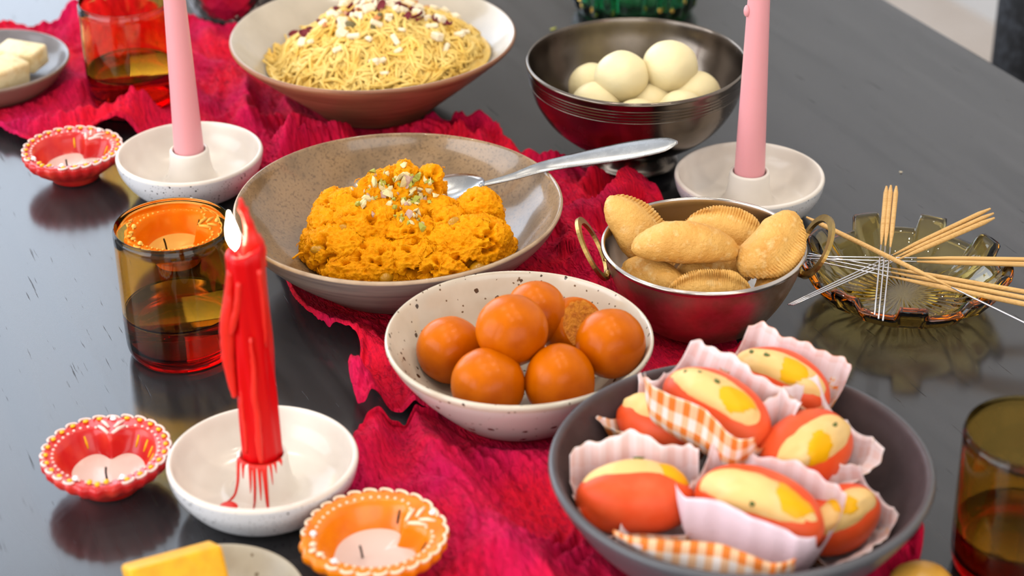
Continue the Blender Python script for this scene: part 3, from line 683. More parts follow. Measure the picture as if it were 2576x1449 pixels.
# ------------------------------------------------------------------ glassware
def tumbler(loc, R, H, level, label):
    root = link('amber_tumbler', None, loc=loc, label=label, cat='glass', group='amber glass tumblers')
    t = .0012
    out = spl([(R * .80, 0), (R * .88, .0006), (R * .955, .005), (R * .985, .014), (R * .995, H * .5), (R, H - .001)], 8); inn = spl([(R - t * .5, H), (R - t, H - .001), (R * .995 - t, H * .5), (R * .985 - t, .016), (R * .93 - t, .0085), (R * .80, .0062), (R * .4, .006)], 8)
    V, F = lathe(np.vstack([[(0, 0)], out, inn, [(0, .006)]]), 96); ob('glass', V, F, m_amber, root)
    e = .0003
    p = [(0, .006 - e), (R * .4, .006 - e), (R * .80, .0062 - e), (R * .93 - t + e, .0085), (R * .985 - t + e, .016)] + [(R * (.985 + .01 * s) - t + e, .016 + (level - .016) * s) for s in (.3, .6, .9)] + [(R * .992 - t + e, level + .0008), (R * .965 - t, level), (0, level)]
    V, F = lathe(p, 96); d = ob('drink', V, F, m_drink, root); d['label'] = 'dark red amber drink'
tumbler((-.2, -.070, .0004), .0350, .0830, .030, 'amber glass tumbler with dark drink in front of the orange diya')
tumbler((-.288, .299, .0015), .0350, .0790, .027, 'amber glass tumbler on the cloth behind the left pink candle')
tumbler((.2560, -.296, .0004), .0335, .0810, .026, 'amber glass tumbler cut off by the right edge at the front')

def dish():
    n = 216; NL = 9; V = []; F = []; ph = math.radians(-90 - 6)
    def lug(a):
        c = math.cos(NL * (a - ph)); return 1 / (1 + math.exp(-(c - .25) * 24))
    prof = []
    rows = [(.030, 0, 0), (.034, .0006, 0), (.037, .003, 0), (.046, .0065, .1), (.0565, .0150, .55), (.0605, .0215, 1), (.0628, .0245, 1), (.0622, .0262, 1), (.0590, .0268, 1), (.0555, .0250, 1), (.0520, .0200, .8), (.044, .0120, .3), (.036, .0085, 0), (.024, .0068, 0), (.010, .0064, 0)]
    V.append((0, 0, .0014))
    for k in range(n):
        a = 2 * PI * k / n; L = lug(a)
        for j, (r, z, w) in enumerate(rows):
            rib = .0007 * max(0, math.cos(NL * 4 * (a - ph))) if j in (12, 13) else 0
            rr = r + w * (.0046 * L - .0016); zz = z + w * (.0085 * L - .0050) + rib
            V.append((rr * math.cos(a), rr * math.sin(a), zz))
    m = len(rows); top = len(V); V.append((0, 0, .0064))
    for k in range(n):
        A, B = 1 + k * m, 1 + ((k + 1) % n) * m; F.append((0, B, A)); F.append((A + m - 1, B + m - 1, top))
        for j in range(m - 1): F.append((A + j, B + j, B + j + 1, A + j + 1))
    ob('glass_dish', V, F, m_ash, loc=(.246, -.022, .0004), label='pressed amber glass dish with notched rim under the sticks', cat='dish')
dish()

def ribbed_glass():
    root = link('green_glass_votive', None, loc=(.1057, .4760, .0004), label='green ribbed glass votive with stand-in gold glints behind the silver bowl', cat='votive')
    wob = lambda r, z, a, k: (r * (1 + (.025 * math.cos(22 * a) if r > .03 and .006 < z and k < 26 else 0)), z)
    out = spl([(.040, 0), (.046, .001), (.051, .008), (.0535, .03), (.0545, .07)], 6); inn = spl([(.0515, .071), (.0505, .06), (.0490, .03), (.046, .012), (.03, .009)], 6)
    V, F = lathe(np.vstack([[(0, 0)], out, inn, [(0, .009)]]), 176, wob); ob('glass', V, F, m_green, root)
    fv, ff = rbox(.0042, .0030, .0005, .0001, 1); glint = new_mesh('gold_glint', fv, ff, m_gold, smooth=False); rg = random.Random(2)  # small gold pieces stand in for light reflections on the glass
    for k in range(90):
        a_, z_ = rg.uniform(0, 2 * PI), rg.uniform(.010, .066); r_ = np.interp(z_, [.008, .03, .07], [.0516, .0542, .0552])
        link('gold_glint', glint, root, (r_ * math.cos(a_), r_ * math.sin(a_), z_), (PI / 2 + rg.uniform(-.3, .3), rg.uniform(0, 3), a_ + PI / 2 + rg.uniform(-.3, .3)))
    V, F = lathe([(0, .0092), (.019, .0092), (.019, .024), (.0182, .024), (.018, .022), (0, .0215)], 40); ob('added_tealight', V, F, m_wax_white, root)  # lit candle added inside the votive to make gold spots of light
    fl = spl([(.0003, 0), (.0022, .003), (.0032, .007), (.0029, .012), (.0016, .017), (.0004, .0215)], 4)
    V, F = lathe(np.vstack([[(0, -.0005)], fl, [(0, .022)]]), 20); ob('flame', [(x, y, z + .0225) for x, y, z in V], F, m_flame, root)  # flame of the added candle
ribbed_glass()
def hammered_cup():
    n, m = 72, 26; V = []; F = []
    prof = [(0, 0)] + [(.040 + .012 * min(1, (z / .03)) ** .6, z) for z in np.linspace(.0005, .085, 34)] + [(.0508, .0855)] + [(.0498 - .009 * max(0, (1 - z / .03)) ** 1.5, z) for z in np.linspace(.085, .004, 16)] + [(0, .004)]
    wob = lambda r, z, a, k: (r - (.0011 * abs(math.sin(a * 14 + (int(z / .006) % 2) * PI / 2)) * abs(math.sin(z / .006 * PI)) if 0 < k < 35 else 0), z)
    V, F = lathe(prof, 168, wob); ob('hammered_cup', V, F, m_mercury, loc=(-.2250, .4850, .0010), label='hammered silver cup behind the vermicelli bowl', cat='cup')
hammered_cup()

# ------------------------------------------------------------------ halwa, spoon, pistachios
def halwa():
    bl = [(-.070, .020, .022, .054, .034, .016), (-.076, .043, .042, .023, .017, .021), (-.102, .033, .034, .021, .020, .020), (-.108, .008, .024, .023, .020, .018), (-.085, -.002, .020, .024, .019, .016),
          (-.062, .000, .022, .026, .019, .016), (-.030, .004, .026, .029, .022, .021), (-.020, .028, .036, .015, .015, .018), (-.052, .044, .048, .010, .011, .018), (-.050, .024, .036, .022, .016, .015),
          (-.016, .010, .022, .016, .020, .016), (-.124, .018, .022, .012, .016, .013), (-.042, -.014, .020, .018, .012, .013), (-.115, .040, .036, .011, .011, .014), (-.020, .004, .034, .018, .015, .014), (-.04, .012, .038, .013, .012, .012),
          (-.090, .022, .036, .028, .020, .017), (-.062, .014, .034, .022, .018, .015), (-.114, .024, .030, .016, .018, .016), (-.070, .046, .052, .012, .012, .014), (-.088, .040, .048, .012, .012, .014), (-.098, -.010, .018, .020, .012, .012)]
    V, F = clump(bl, .0007)
    nrm = vnormals(V, F)
    big = fbm(V, 75, 2); mid = 1 - np.abs(fbm(V * (1, 1.6, 1.3) + 4, 230, 3)) * 2; fine = 1 - 2 * np.abs(fbm(V + 8, 620, 2))
    pit = np.clip(fbm(V + 31, 170, 2) - .28, 0, 1)
    dsp = .0040 * big + .0015 * mid + .0011 * fine - .030 * pit + .0006 * fbm(V + 50, 1300, 2)
    V = V + nrm * dsp[:, None]
    # stay inside the bowl
    r = np.hypot(V[:, 0] + .072, V[:, 1] - .021); floor_z = BZ + np.interp(r, [0, .03, .06, .08, .096, .102], [.0092, .0095, .0125, .0222, .0392, .05])
    V[:, 2] = np.maximum(V[:, 2], floor_z)
    root = ob('halwa', V, F, m_halwa, label='mound of fluffy bright orange carrot halwa in the grey brown bowl', cat='dessert')
    # loose shreds standing off the surface
    rng = np.random.RandomState(3); parts = []
    vis = np.where((nrm[:, 2] > -.2) & (V[:, 2] > floor_z + .002))[0]
    for i in rng.choice(vis, 260):
        p = V[i]; t = np.cross(nrm[i], rng.normal(size=3)); t /= np.linalg.norm(t) + 1e-9; L = rng.uniform(.002, .0055); c = rng.normal(size=3) * .001
        parts.append(tube([p - t * L * .5 + nrm[i] * .0001, p + nrm[i] * rng.uniform(.0006, .0016) + c * .4, p + t * L * .5 + nrm[i] * .0004 + c], [.00025, .00042, .00022], 4))
    parts.append(tube(spl([(-.126, .004, .020), (-.133, .003, .0255), (-.139, -.001, .0235)], 4), .0007, 6))
    st = ob('shreds', *join(*parts), m_halwa, root, kind='stuff')
    sv, sf = ico(2); rv = sv * (1 + .16 * fbm(sv, 2.2, 2))[:, None]
    bv = BVHTree.FromPolygons([tuple(v) for v in V], F)
    for (x, y, s, a) in ((-.0785, -.020, .0055, 1.2), (-.105, .022, .0042, .1), (-.036, .021, .0042, .8), (-.020, -.014, .0070, .9), (-.122, .003, .0040, 0)):
        h = bv.ray_cast(Vector((x, y - .06, .10)), Vector((0, .6, -.8)).normalized())[0]
        if h: ob('raisin', np.array([tuple(Matrix.Rotation(a, 3, 'Z') @ Vector(v)) for v in rv * (s * 1.25, s * .8, s * .75)]) + tuple(h) + (0, .0022, -.0012), sf, m_raisin, root)
    return bv
halwa_bvh = halwa()
def chip(seed):
    rng = np.random.RandomState(seed); V, F = ico(1); V = V * (1 + .30 * rng.normal(size=len(V)))[:, None] * (rng.uniform(.7, 1.3), rng.uniform(.5, .9), rng.uniform(.3, .6)); return V, F
chips = [[new_mesh('pistachio_piece', V, F, m, smooth=False) for V, F in (chip(s), chip(s + 20), chip(s + 40))] for s, m in ((1, m_pist), (2, m_pist2), (3, m_pist3))]
rng = random.Random(11); cnt = 0
def scatter_pist():
    k = 0
    zones = [(-.074, .040, .019, .012, 46), (-.058, .040, .014, .010, 22), (-.088, .030, .012, .01, 12), (-.066, .020, .009, .010, 16), (-.064, .009, .008, .008, 12)]
    for (cx, cy, rx, ry, n) in zones:
        for _ in range(n):
            x, y = rng.gauss(cx, rx * .6), rng.gauss(cy, ry * .6)
            h, nn, _, _ = halwa_bvh.ray_cast(Vector((x, y - .030, .11)), Vector((0, .37, -.93)).normalized())
            if not h or h.z < .03: continue
            s = rng.uniform(.0016, .0046) * rng.choice((1, 1, .6)); ty = rng.choice((0, 0, 1, 1, 1, 2))
            o = link('pistachio_piece', rng.choice(chips[ty]), None, h + nn * s * .35, (rng.uniform(0, 6), rng.uniform(0, 6), rng.uniform(0, 6)))
            o.scale = (s, s, s); k += 1
            o['label'] = ('green chopped pistachio piece sprinkled on the orange halwa', 'pale chopped pistachio piece sprinkled on the orange halwa', 'purple skinned chopped pistachio piece sprinkled on the orange halwa')[ty]
            o['category'] = 'nut'; o['group'] = 'chopped pistachios on the halwa'
scatter_pist()

def spoon():
    path = spl([(-.0208, .0530, .0470), (.0013, .0578, .0508), (.0248, .0645, .0553), (.0662, .0624, .0645), (.1080, .0551, .0755)], 22)
    t = np.linspace(0, 1, len(path)); W_ = spl([(0, .0022), (.12, .0026), (.3, .0036), (.55, .0060), (.8, .0090), (.93, .0078), (.975, .0050), (1, .0010)], 8); w = np.interp(t, W_[:, 0], W_[:, 1]); th = np.interp(t, [0, .4, 1], [.0013, .0010, .0008])
    V = []; F = []; m = 10
    for i, p in enumerate(path):
        d = path[min(i + 1, len(path) - 1)] - path[max(i - 1, 0)]; d /= np.linalg.norm(d); sd = np.cross(d, (0, 0, 1)); sd /= np.linalg.norm(sd)
        sd = sd * math.cos(.3) + np.cross(d, sd) * math.sin(.3); sd /= np.linalg.norm(sd); nn = np.cross(sd, d)
        for k in range(m): a = 2 * PI * k / m; V.append(p + sd * w[i] * math.cos(a) + nn * th[i] * math.sin(a))
    for i in range(len(path) - 1):
        for k in range(m): F.append((i * m + k, i * m + (k + 1) % m, (i + 1) * m + (k + 1) % m, (i + 1) * m + k))
    F.append(tuple(range(m))[::-1]); F.append(tuple(range((len(path) - 1) * m, len(path) * m)))
    root = link('serving_spoon', None, label='silver serving spoon stuck into the orange halwa, handle over the rim', cat='spoon', loc=(0, 0, 0))
    ob('handle', V, F, m_spoon, root)
    # oval scoop
    n, q = 40, 8; V = []; F = []
    for side in (0, 1):
        for j in range(q + 1):
            f = j / q
            for i in range(n):
                a = 2 * PI * i / n; V.append((.0235 * f * math.cos(a) * (1 + .12 * math.cos(a)), .0150 * f * math.sin(a), -.0065 * (1 - f * f) - side * .0009))
    for side in (0, 1):
        for j in range(q):
            for i in range(n):
                b = side * (q + 1) * n; A = (b + j * n + i, b + j * n + (i + 1) % n, b + (j + 1) * n + (i + 1) % n, b + (j + 1) * n + i); F.append(A if side else A[::-1])
    for i in range(n): F.append((q * n + i, q * n + (i + 1) % n, (q + 1) * n + q * n + (i + 1) % n, (q + 1) * n + q * n + i))
    R = frame((1, .12, .16), (-.15, -.2, 1)); o = Vector((-.0430, .0515, .0455))
    ob('scoop', [tuple(R @ Vector(v) + o) for v in V], F, m_spoon, root)
spoon()

# ------------------------------------------------------------------ vermicelli with nuts and rose petals
KC = (-.102, .280)
def kh(x, y):
    dx, dy = x - KC[0] - .010, y - KC[1] + .004; r = np.sqrt(dx * dx + dy * dy) / .080
    p = np.stack([x, y, 0 * x], -1)
    return BZ + .040 + .036 * np.clip(1 - r ** 1.7, -1, 1) + .0070 * fbm(p, 60, 3) - .02 * np.clip(r - .93, 0, 1) * 4
def vermicelli():
    nr, na = 40, 120; V = [(KC[0], KC[1], float(kh(np.array(KC[0]), np.array(KC[1]))))]; F = []
    for i in range(1, nr + 1):
        for k in range(na):
            a = 2 * PI * k / na; r = .084 * i / nr; V.append((KC[0] + r * math.cos(a) + .004, KC[1] + r * math.sin(a) - .003, 0))
    V = np.array(V); V[:, 2] = kh(V[:, 0], V[:, 1]) - .0012
    rr = np.hypot(V[:, 0] - KC[0], V[:, 1] - KC[1]); V[:, 2] = np.maximum(V[:, 2], BZ + .001 + np.interp(rr, [0, .045, .07, .092, .103], [.0105, .0135, .0285, .0465, .058]))
    for k in range(na): F.append((0, 1 + k, 1 + (k + 1) % na))
    for i in range(nr - 1):
        for k in range(na): F.append((1 + i * na + k, 1 + (i + 1) * na + k, 1 + (i + 1) * na + (k + 1) % na, 1 + i * na + (k + 1) % na))
    root = ob('vermicelli_dessert', V, F, m_noodle, label='mound of pale yellow sweet vermicelli in the flared bowl', cat='dessert')
    R = np.random.RandomState(5); parts = []
    for s in range(1900):
        a, q = R.uniform(0, 2 * PI), math.sqrt(R.uniform(0, 1)) * .075
        x, y = KC[0] + .009 + q * math.cos(a), KC[1] - .003 + q * math.sin(a); th = R.uniform(0, 2 * PI); cur = R.normal(0, .38); ln = R.uniform(.0045, .0075); lift = R.uniform(-.0005, .0045); P = []
        for k in range(6):
            if math.hypot(x - KC[0], y - KC[1]) > .0835: break
            P.append((x, y, float(lift) + .0022 * math.sin(k * 1.1 + s))); th += cur; x += ln * math.cos(th); y += ln * math.sin(th)
        if len(P) < 3: continue
        P = np.array(P); P[:, 2] = np.maximum(P[:, 2] + kh(P[:, 0], P[:, 1]), BZ + .0025 + np.interp(np.hypot(P[:, 0] - KC[0], P[:, 1] - KC[1]), [0, .045, .07, .092, .103], [.0105, .0135, .0285, .0465, .058])); parts.append(tube(P, R.uniform(.0007, .0016), 5))
    ob('noodle_strands', *join(*parts), m_noodle, root, kind='stuff')
vermicelli()
def toppings():
    R = random.Random(4)
    cv, cf = rbox(1, .8, .7, .12, 1); alm = new_mesh('almond_piece', cv, cf, m_almond, smooth=False); alm2 = new_mesh('almond_piece', *rbox(1.3, .55, .45, .1, 1), m_almond, smooth=False)
    nuts = [new_mesh('toasted_nut_piece', *chip(s), m_nutbrown, smooth=False) for s in (61, 62)]
    raisin = [new_mesh('raisin', ico(2)[0] * (1.2, .75, .7) * (1 + .15 * fbm(ico(2)[0], 2.5, 2))[:, None], ico(2)[1], M('dark_raisin', lin(110, 96, 52), .4))]
    pv = []; pf = []
    for i in range(7):
        for j in range(5):
            u, v = i / 6 * 2 - 1, j / 4 * 2 - 1; pv.append((u, v * .6 * math.sqrt(max(0, 1.02 - u * u)), .35 * v * v + .3 * u * u * math.sin(2 * u)))
    for i in range(6):
        for j in range(4): a = i * 5 + j; pf.append((a, a + 1, a + 6, a + 5))
    n0 = len(pv); pv += [(x, y, z - .1) for x, y, z in pv]; pf += [tuple(n0 + q for q in f[::-1]) for f in pf]
    edge = [i * 5 for i in range(7)] + [30 + j for j in range(1, 5)] + [i * 5 + 4 for i in range(5, -1, -1)] + [j for j in range(3, 0, -1)]
    for a, b in zip(edge, edge[1:] + edge[:1]): pf.append((a, b, n0 + b, n0 + a))
    pet = new_mesh('rose_petal', pv, pf, m_petal)
    def put(me, name, n, s0, s1, spread, cx, cy, label, group, cat):
        for _ in range(n):
            while True:
                x, y = R.gauss(cx, spread), R.gauss(cy, spread * .8)
                if math.hypot(x - KC[0], y - KC[1]) < .076: break
            s = R.uniform(s0, s1); z = float(kh(np.array(x), np.array(y))) + .0042
            o = link(name, R.choice(me), None, (x, y, z + s * .25), (R.uniform(-.7, .7), R.uniform(-.7, .7), R.uniform(0, 6)), label, cat, group); o.scale = (s, s, s)
    cx, cy = KC[0] + .010, KC[1] + .004
    put([alm], 'almond_piece', 50, .0050, .0090, .026, cx, cy, 'white almond chunk scattered on the vermicelli', 'chopped almonds on the vermicelli', 'nut')
    put([alm2], 'almond_piece', 34, .0045, .0080, .038, cx, cy - .01, 'slim white almond sliver scattered on the vermicelli', 'almond slivers on the vermicelli', 'nut')
    put([pet], 'rose_petal', 40, .0036, .0066, .025, cx, cy, 'dark red dried rose petal on the vermicelli', 'dried rose petals on the vermicelli', 'petal')
    put(nuts, 'toasted_nut_piece', 20, .0028, .0046, .028, cx, cy, 'orange brown toasted nut piece on the vermicelli', 'toasted nut pieces on the vermicelli', 'nut')
    put(raisin, 'raisin', 9, .003, .0045, .034, cx - .01, cy - .02, 'dark green brown raisin on the vermicelli', 'raisins on the vermicelli', 'raisin')
toppings()

# ------------------------------------------------------------------ cheese balls
def ball(name, p, r, m, label, cat, group, seed, sq=(1, 1, 1), amt=.03):
    V, F = ico(4); V = V * (1 + amt * fbm(V + seed * 3.1, 1.6, 2))[:, None] * sq * r
    return ob(name, V, F, m, loc=p, label=label, cat=cat, group=group)
g = 'white cheese balls in the silver bowl'
for i, (p, r, lab) in enumerate([((.0781, .1786, .0680), .0186, 'white cheese ball on top of the pile, left of the two'), ((.1125, .1894, .0700), .0196, 'white cheese ball on top of the pile, right and largest'),
        ((.0590, .2030, .0500), .0170, 'white cheese ball low at the back left of the pile'), ((.0600, .1690, .0495), .0178, 'white cheese ball low at the front left of the pile'),
        ((.0975, .1770, .0460), .0178, 'white cheese ball low in the middle between the others'), ((.1300, .1830, .0500), .0192, 'white cheese ball at the right side of the pile'),
        ((.1190, .1560, .0490), .0172, 'white cheese ball at the front right against the rim'), ((.0880, .1480, .0465), .0170, 'white cheese ball at the front middle, mostly hidden by the rim')]):
    ball('cheese_ball', p, r, m_rasg, lab, 'sweet', g, i, (1.02, 1.02, .97), .05)

# ------------------------------------------------------------------ brown syrup balls
g = 'brown syrup balls in the speckled bowl'
for i, (p, r, lab) in enumerate([((-.0359, -.1305, .0335), .0197, 'glossy brown syrup ball at the left of the speckled bowl'), ((-.0003, -.1491, .0570), .0205, 'glossy brown syrup ball on top at the centre of the pile'),
        ((.0140, -.1142, .0480), .0185, 'glossy brown syrup ball behind the top one'), ((.0556, -.1481, .0470), .0200, 'glossy brown syrup ball at the right against the rim'),
        ((-.0139, -.1710, .0350), .0212, 'glossy brown syrup ball at the front left of the bowl'), ((.0262, -.1690, .0350), .0204, 'glossy brown syrup ball at the front with a pointed top')]):
    o = ball('syrup_ball', p, r, m_gulab, lab, 'sweet', g, i + 20, (1, 1, .99) if i != 5 else (.97, .97, 1.10), .035)
def cut_ball():
    V, F = ico(4); r = .0185; V = V * (1 + .03 * fbm(V + 90, 1.6, 2))[:, None]; nrm = np.array([.62, -.62, .62]); nrm /= np.linalg.norm(nrm)
    d = V @ nrm; k = d > .55; V[k] -= np.outer(d[k] - .55 + .14 * np.clip(1 - np.linalg.norm(V[k] - np.outer(d[k], nrm), axis=1), 0, 1), nrm)
    fm = [1 if all(k[j] for j in f) else 0 for f in F]
    ob('syrup_ball', V * r, F, [m_gulab, m_gulab_cut], fm=fm, loc=(.0352, -.1150, .0375), label='brown syrup ball cut open showing its spongy orange inside', cat='sweet', group=g)
cut_ball()

# ------------------------------------------------------------------ half moon pastries
def gujiya(p, ax, fl, L, W, T_, bend, label, seed, crimps=15):
    """ax long axis, fl direction of the crimped edge"""
    nu, m = 150, 32; V = []; F = []
    for i in range(nu + 1):
        u = -1 + 2 * i / nu; e = max(.02, (1 - abs(u) ** 2.3)) ** .62
        for k in range(m):
            t = 2 * PI * k / m; c, s = math.cos(t), math.sin(t)
            th = max(math.sqrt(max(0, 1 - ((c + .19) / .81) ** 2)), .24 * (1 - ((c - .5) / .5) ** 6) if c > .5 else 0)
            y = W * (.5 * c * e) - bend * u * u + W * .05; z = T_ * .5 * th * (1 if s > 0 else -1) * e ** .7
            if abs(s) < 1e-6: z = 0
            if c > .5: f = (c - .5) / .5; y += f * .0002 * math.cos(2 * crimps * PI * u); z += math.sin(f * PI * .75) * .0009 * math.sin(2 * crimps * PI * u)
            V.append((L * .5 * u, y, z))
    for i in range(nu):
        for k in range(m): F.append((i * m + k, (i + 1) * m + k, (i + 1) * m + (k + 1) % m, i * m + (k + 1) % m))
    F.append(tuple(range(m))); F.append(tuple(range(nu * m, nu * m + m))[::-1])
    V = np.array(V); nn = vnormals(V, F); V += nn * (.0011 * fbm(V + seed, 70, 3) * 1.6 + .0003 * fbm(V + seed, 500, 2))[:, None]
    x = Vector(ax).normalized(); y = Vector(fl); y = (y - x * y.dot(x)).normalized(); z = x.cross(y); R = Matrix((x, y, z)).transposed()
    ob('half_moon_pastry', V, F, m_pastry, loc=p, rot=R, label=label, cat='pastry', group='fried half moon pastries in the kadai')
gujiya((.080, -.0235, .0500), (.55, -.35, -.62), (.62, .75, .45), .062, .034, .024, .003, 'golden pastry standing up at the back left of the kadai', 1)
gujiya((.1045, -.0560, .0610), (1, -.05, -.02), (.0, .35, -.8), .064, .031, .025, -.004, 'long golden pastry lying on top at the front centre of the kadai', 2)
gujiya((.1330, -.0230, .0520), (.95, -.25, -.20), (.1, .45, .85), .052, .028, .020, .003, 'golden pastry with crimped edge up behind the top one', 3)
gujiya((.1575, -.0520, .0560), (.62, .55, .45), (.62, -.62, -.25), .052, .034, .022, .004, 'golden pastry leaning on the right side of the kadai', 4)
gujiya((.1170, -.0800, .0440), (1, .02, .0), (0, -.25, .95), .050, .028, .020, .004, 'golden pastry with scalloped edge up at the front of the kadai', 5, 19)
gujiya((.0870, -.0570, .0370), (.75, -.6, -.05), (-.4, -.5, -.2), .048, .028, .022, .002, 'golden pastry low at the front left of the kadai, mostly covered', 6)
gujiya((.1250, -.0440, .0370), (.85, .35, .05), (.2, -.4, -.3), .058, .030, .022, .002, 'golden pastry at the bottom of the kadai under the others', 7)
gujiya((.1600, -.0560, .0360), (.35, .9, .15), (.6, -.2, .6), .042, .026, .018, .002, 'golden pastry low at the right under the leaning one', 8)

# ------------------------------------------------------------------ sticks
def stick(a, b, f, label, group):
    """a wooden end, b wire end, f where wood turns to wire"""
    a, b = np.array(a), np.array(b); root = link('stick', None, label=label, cat='stick', group=group)
    c = a + (b - a) * f; n = np.linspace(0, 1, 10)
    V, F = tube([a + (c - a) * t for t in np.r_[-.004, n]], np.interp(np.r_[0, n], [0, .001, .02, .75, 1], [.0007, .0013, .00165, .00155, .0005]), 10); ob('wooden_handle', V, F, m_bamboo, root)
    V, F = tube([c + (b - c) * t for t in np.linspace(-.01, 1, 6)], .00048, 8); ob('wire', V, F, m_wire, root)
sa = [(.2454, .0548, .0420), (.2484, .0559, .0420), (.2518, .0547, .0420)]; sb = [(.2140, -.0959, .0335), (.2156, -.1005, .0335), (.2178, -.1029, .0335)]
for k in range(3): stick(sa[k], sb[k], .48, ('left', 'middle', 'right')[k] + ' stick of the three pointing away from the camera', 'sticks pointing away')
sa = [(.3088, .0325, .0365), (.3096, .0266, .0362), (.3089, .0205, .036)]; sb = [(.1656, -.0766, .0300), (.1668, -.0770, .0300), (.1680, -.0774, .0300)]
for k in range(3): stick(sa[k], sb[k], .50, ('upper', 'middle', 'lower')[k] + ' stick of the three pointing up to the right', 'sticks pointing up right')
stick((.1888, .0175, .0395), (.3096, -.1267, .0370), .62, 'single wooden stick lying across the others with its wire at the lower right', 'sticks on the amber dish')
sa = [(.3382, -.0288, .0320), (.3368, -.0353, .0320)]; sb = [(.1836, -.0231, .0335), (.1832, -.0262, .0335)]
for k in range(2): stick(sa[k], sb[k], .56, ('upper', 'lower')[k] + ' stick of the pair pointing straight right', 'sticks pointing right')
sa = [(.3270, -.0755, .0320), (.3252, -.0835, .0320), (.3236, -.0912, .0320)]; sb = [(.1857, -.0179, .0325), (.1852, -.0213, .0325), (.1834, -.0252, .0325)]
for k in range(3): stick(sa[k], sb[k], .66, ('upper', 'middle', 'lower')[k] + ' stick of the three pointing down to the right', 'sticks pointing lower right')

# ------------------------------------------------------------------ paper wrapped sweets
def sweet(p, ax, az, L, W, label, seed, wrap=None, cream=1.0, yel=(.35, .1), bits=((-.3, .1), (.1, .25))):
    R = frame(ax, az); root = link('filled_sweet', None, loc=p, rot=R, label=label, cat='sweet', group='coral and cream sweets in the charcoal bowl')
    V, F = ico(4); se = lambda a, e: np.sign(a) * np.abs(a) ** e
    B = np.stack([V[:, 0] * L / 2, V[:, 1] * W / 2, se(V[:, 2], .9) * W * .46], 1); B = B * (1 + .03 * fbm(V + seed, 2, 2))[:, None]
    ob('coral_shell', B, F, m_sw_red, root)
    V, F = ico(5); cw = .34 * cream
    C = np.stack([V[:, 0] * L * .455, V[:, 1] * W * cw, V[:, 2] * W * .40 + W * .135], 1) * (1 + .05 * fbm(V + seed + 7, 2.4, 2))[:, None]
    ob('cream_filling', C, F, m_sw_cream, root)
    top = lambda x, y: W * .135 + W * .40 * math.sqrt(max(.02, 1 - (x / (L * .455)) ** 2 - (y / (W * cw)) ** 2))
    # the yellow patch follows the surface of the filling
    cx, cy = yel[0] * L * .5, yel[1] * W * .5; q = np.hypot((C[:, 0] - cx) / (L * .15), (C[:, 1] - cy) / (W * .20)) + .35 * fbm(V + seed, 3, 2)
    keep = (q < 1) & (V[:, 2] > -.1); nn = vnormals(C, F); fi = [f for f in F if all(keep[j] for j in f)]
    if fi:
        ids = sorted({j for f in fi for j in f}); mp = {j: i for i, j in enumerate(ids)}
        ob('yellow_filling', C[ids] + nn[ids] * (.0004 * np.clip(1 - q[ids], 0, .3) / .3 + .0001)[:, None], [tuple(mp[j] for j in f) for f in fi], m_sw_yellow, root)
    cv, cf = chip(seed)
    for (bx, by) in bits: x, y = bx * L * .5, by * W * .5; ob('green_bit', cv * .0022 + (x, y, top(x, y)), cf, m_sw_green, root)
    return R
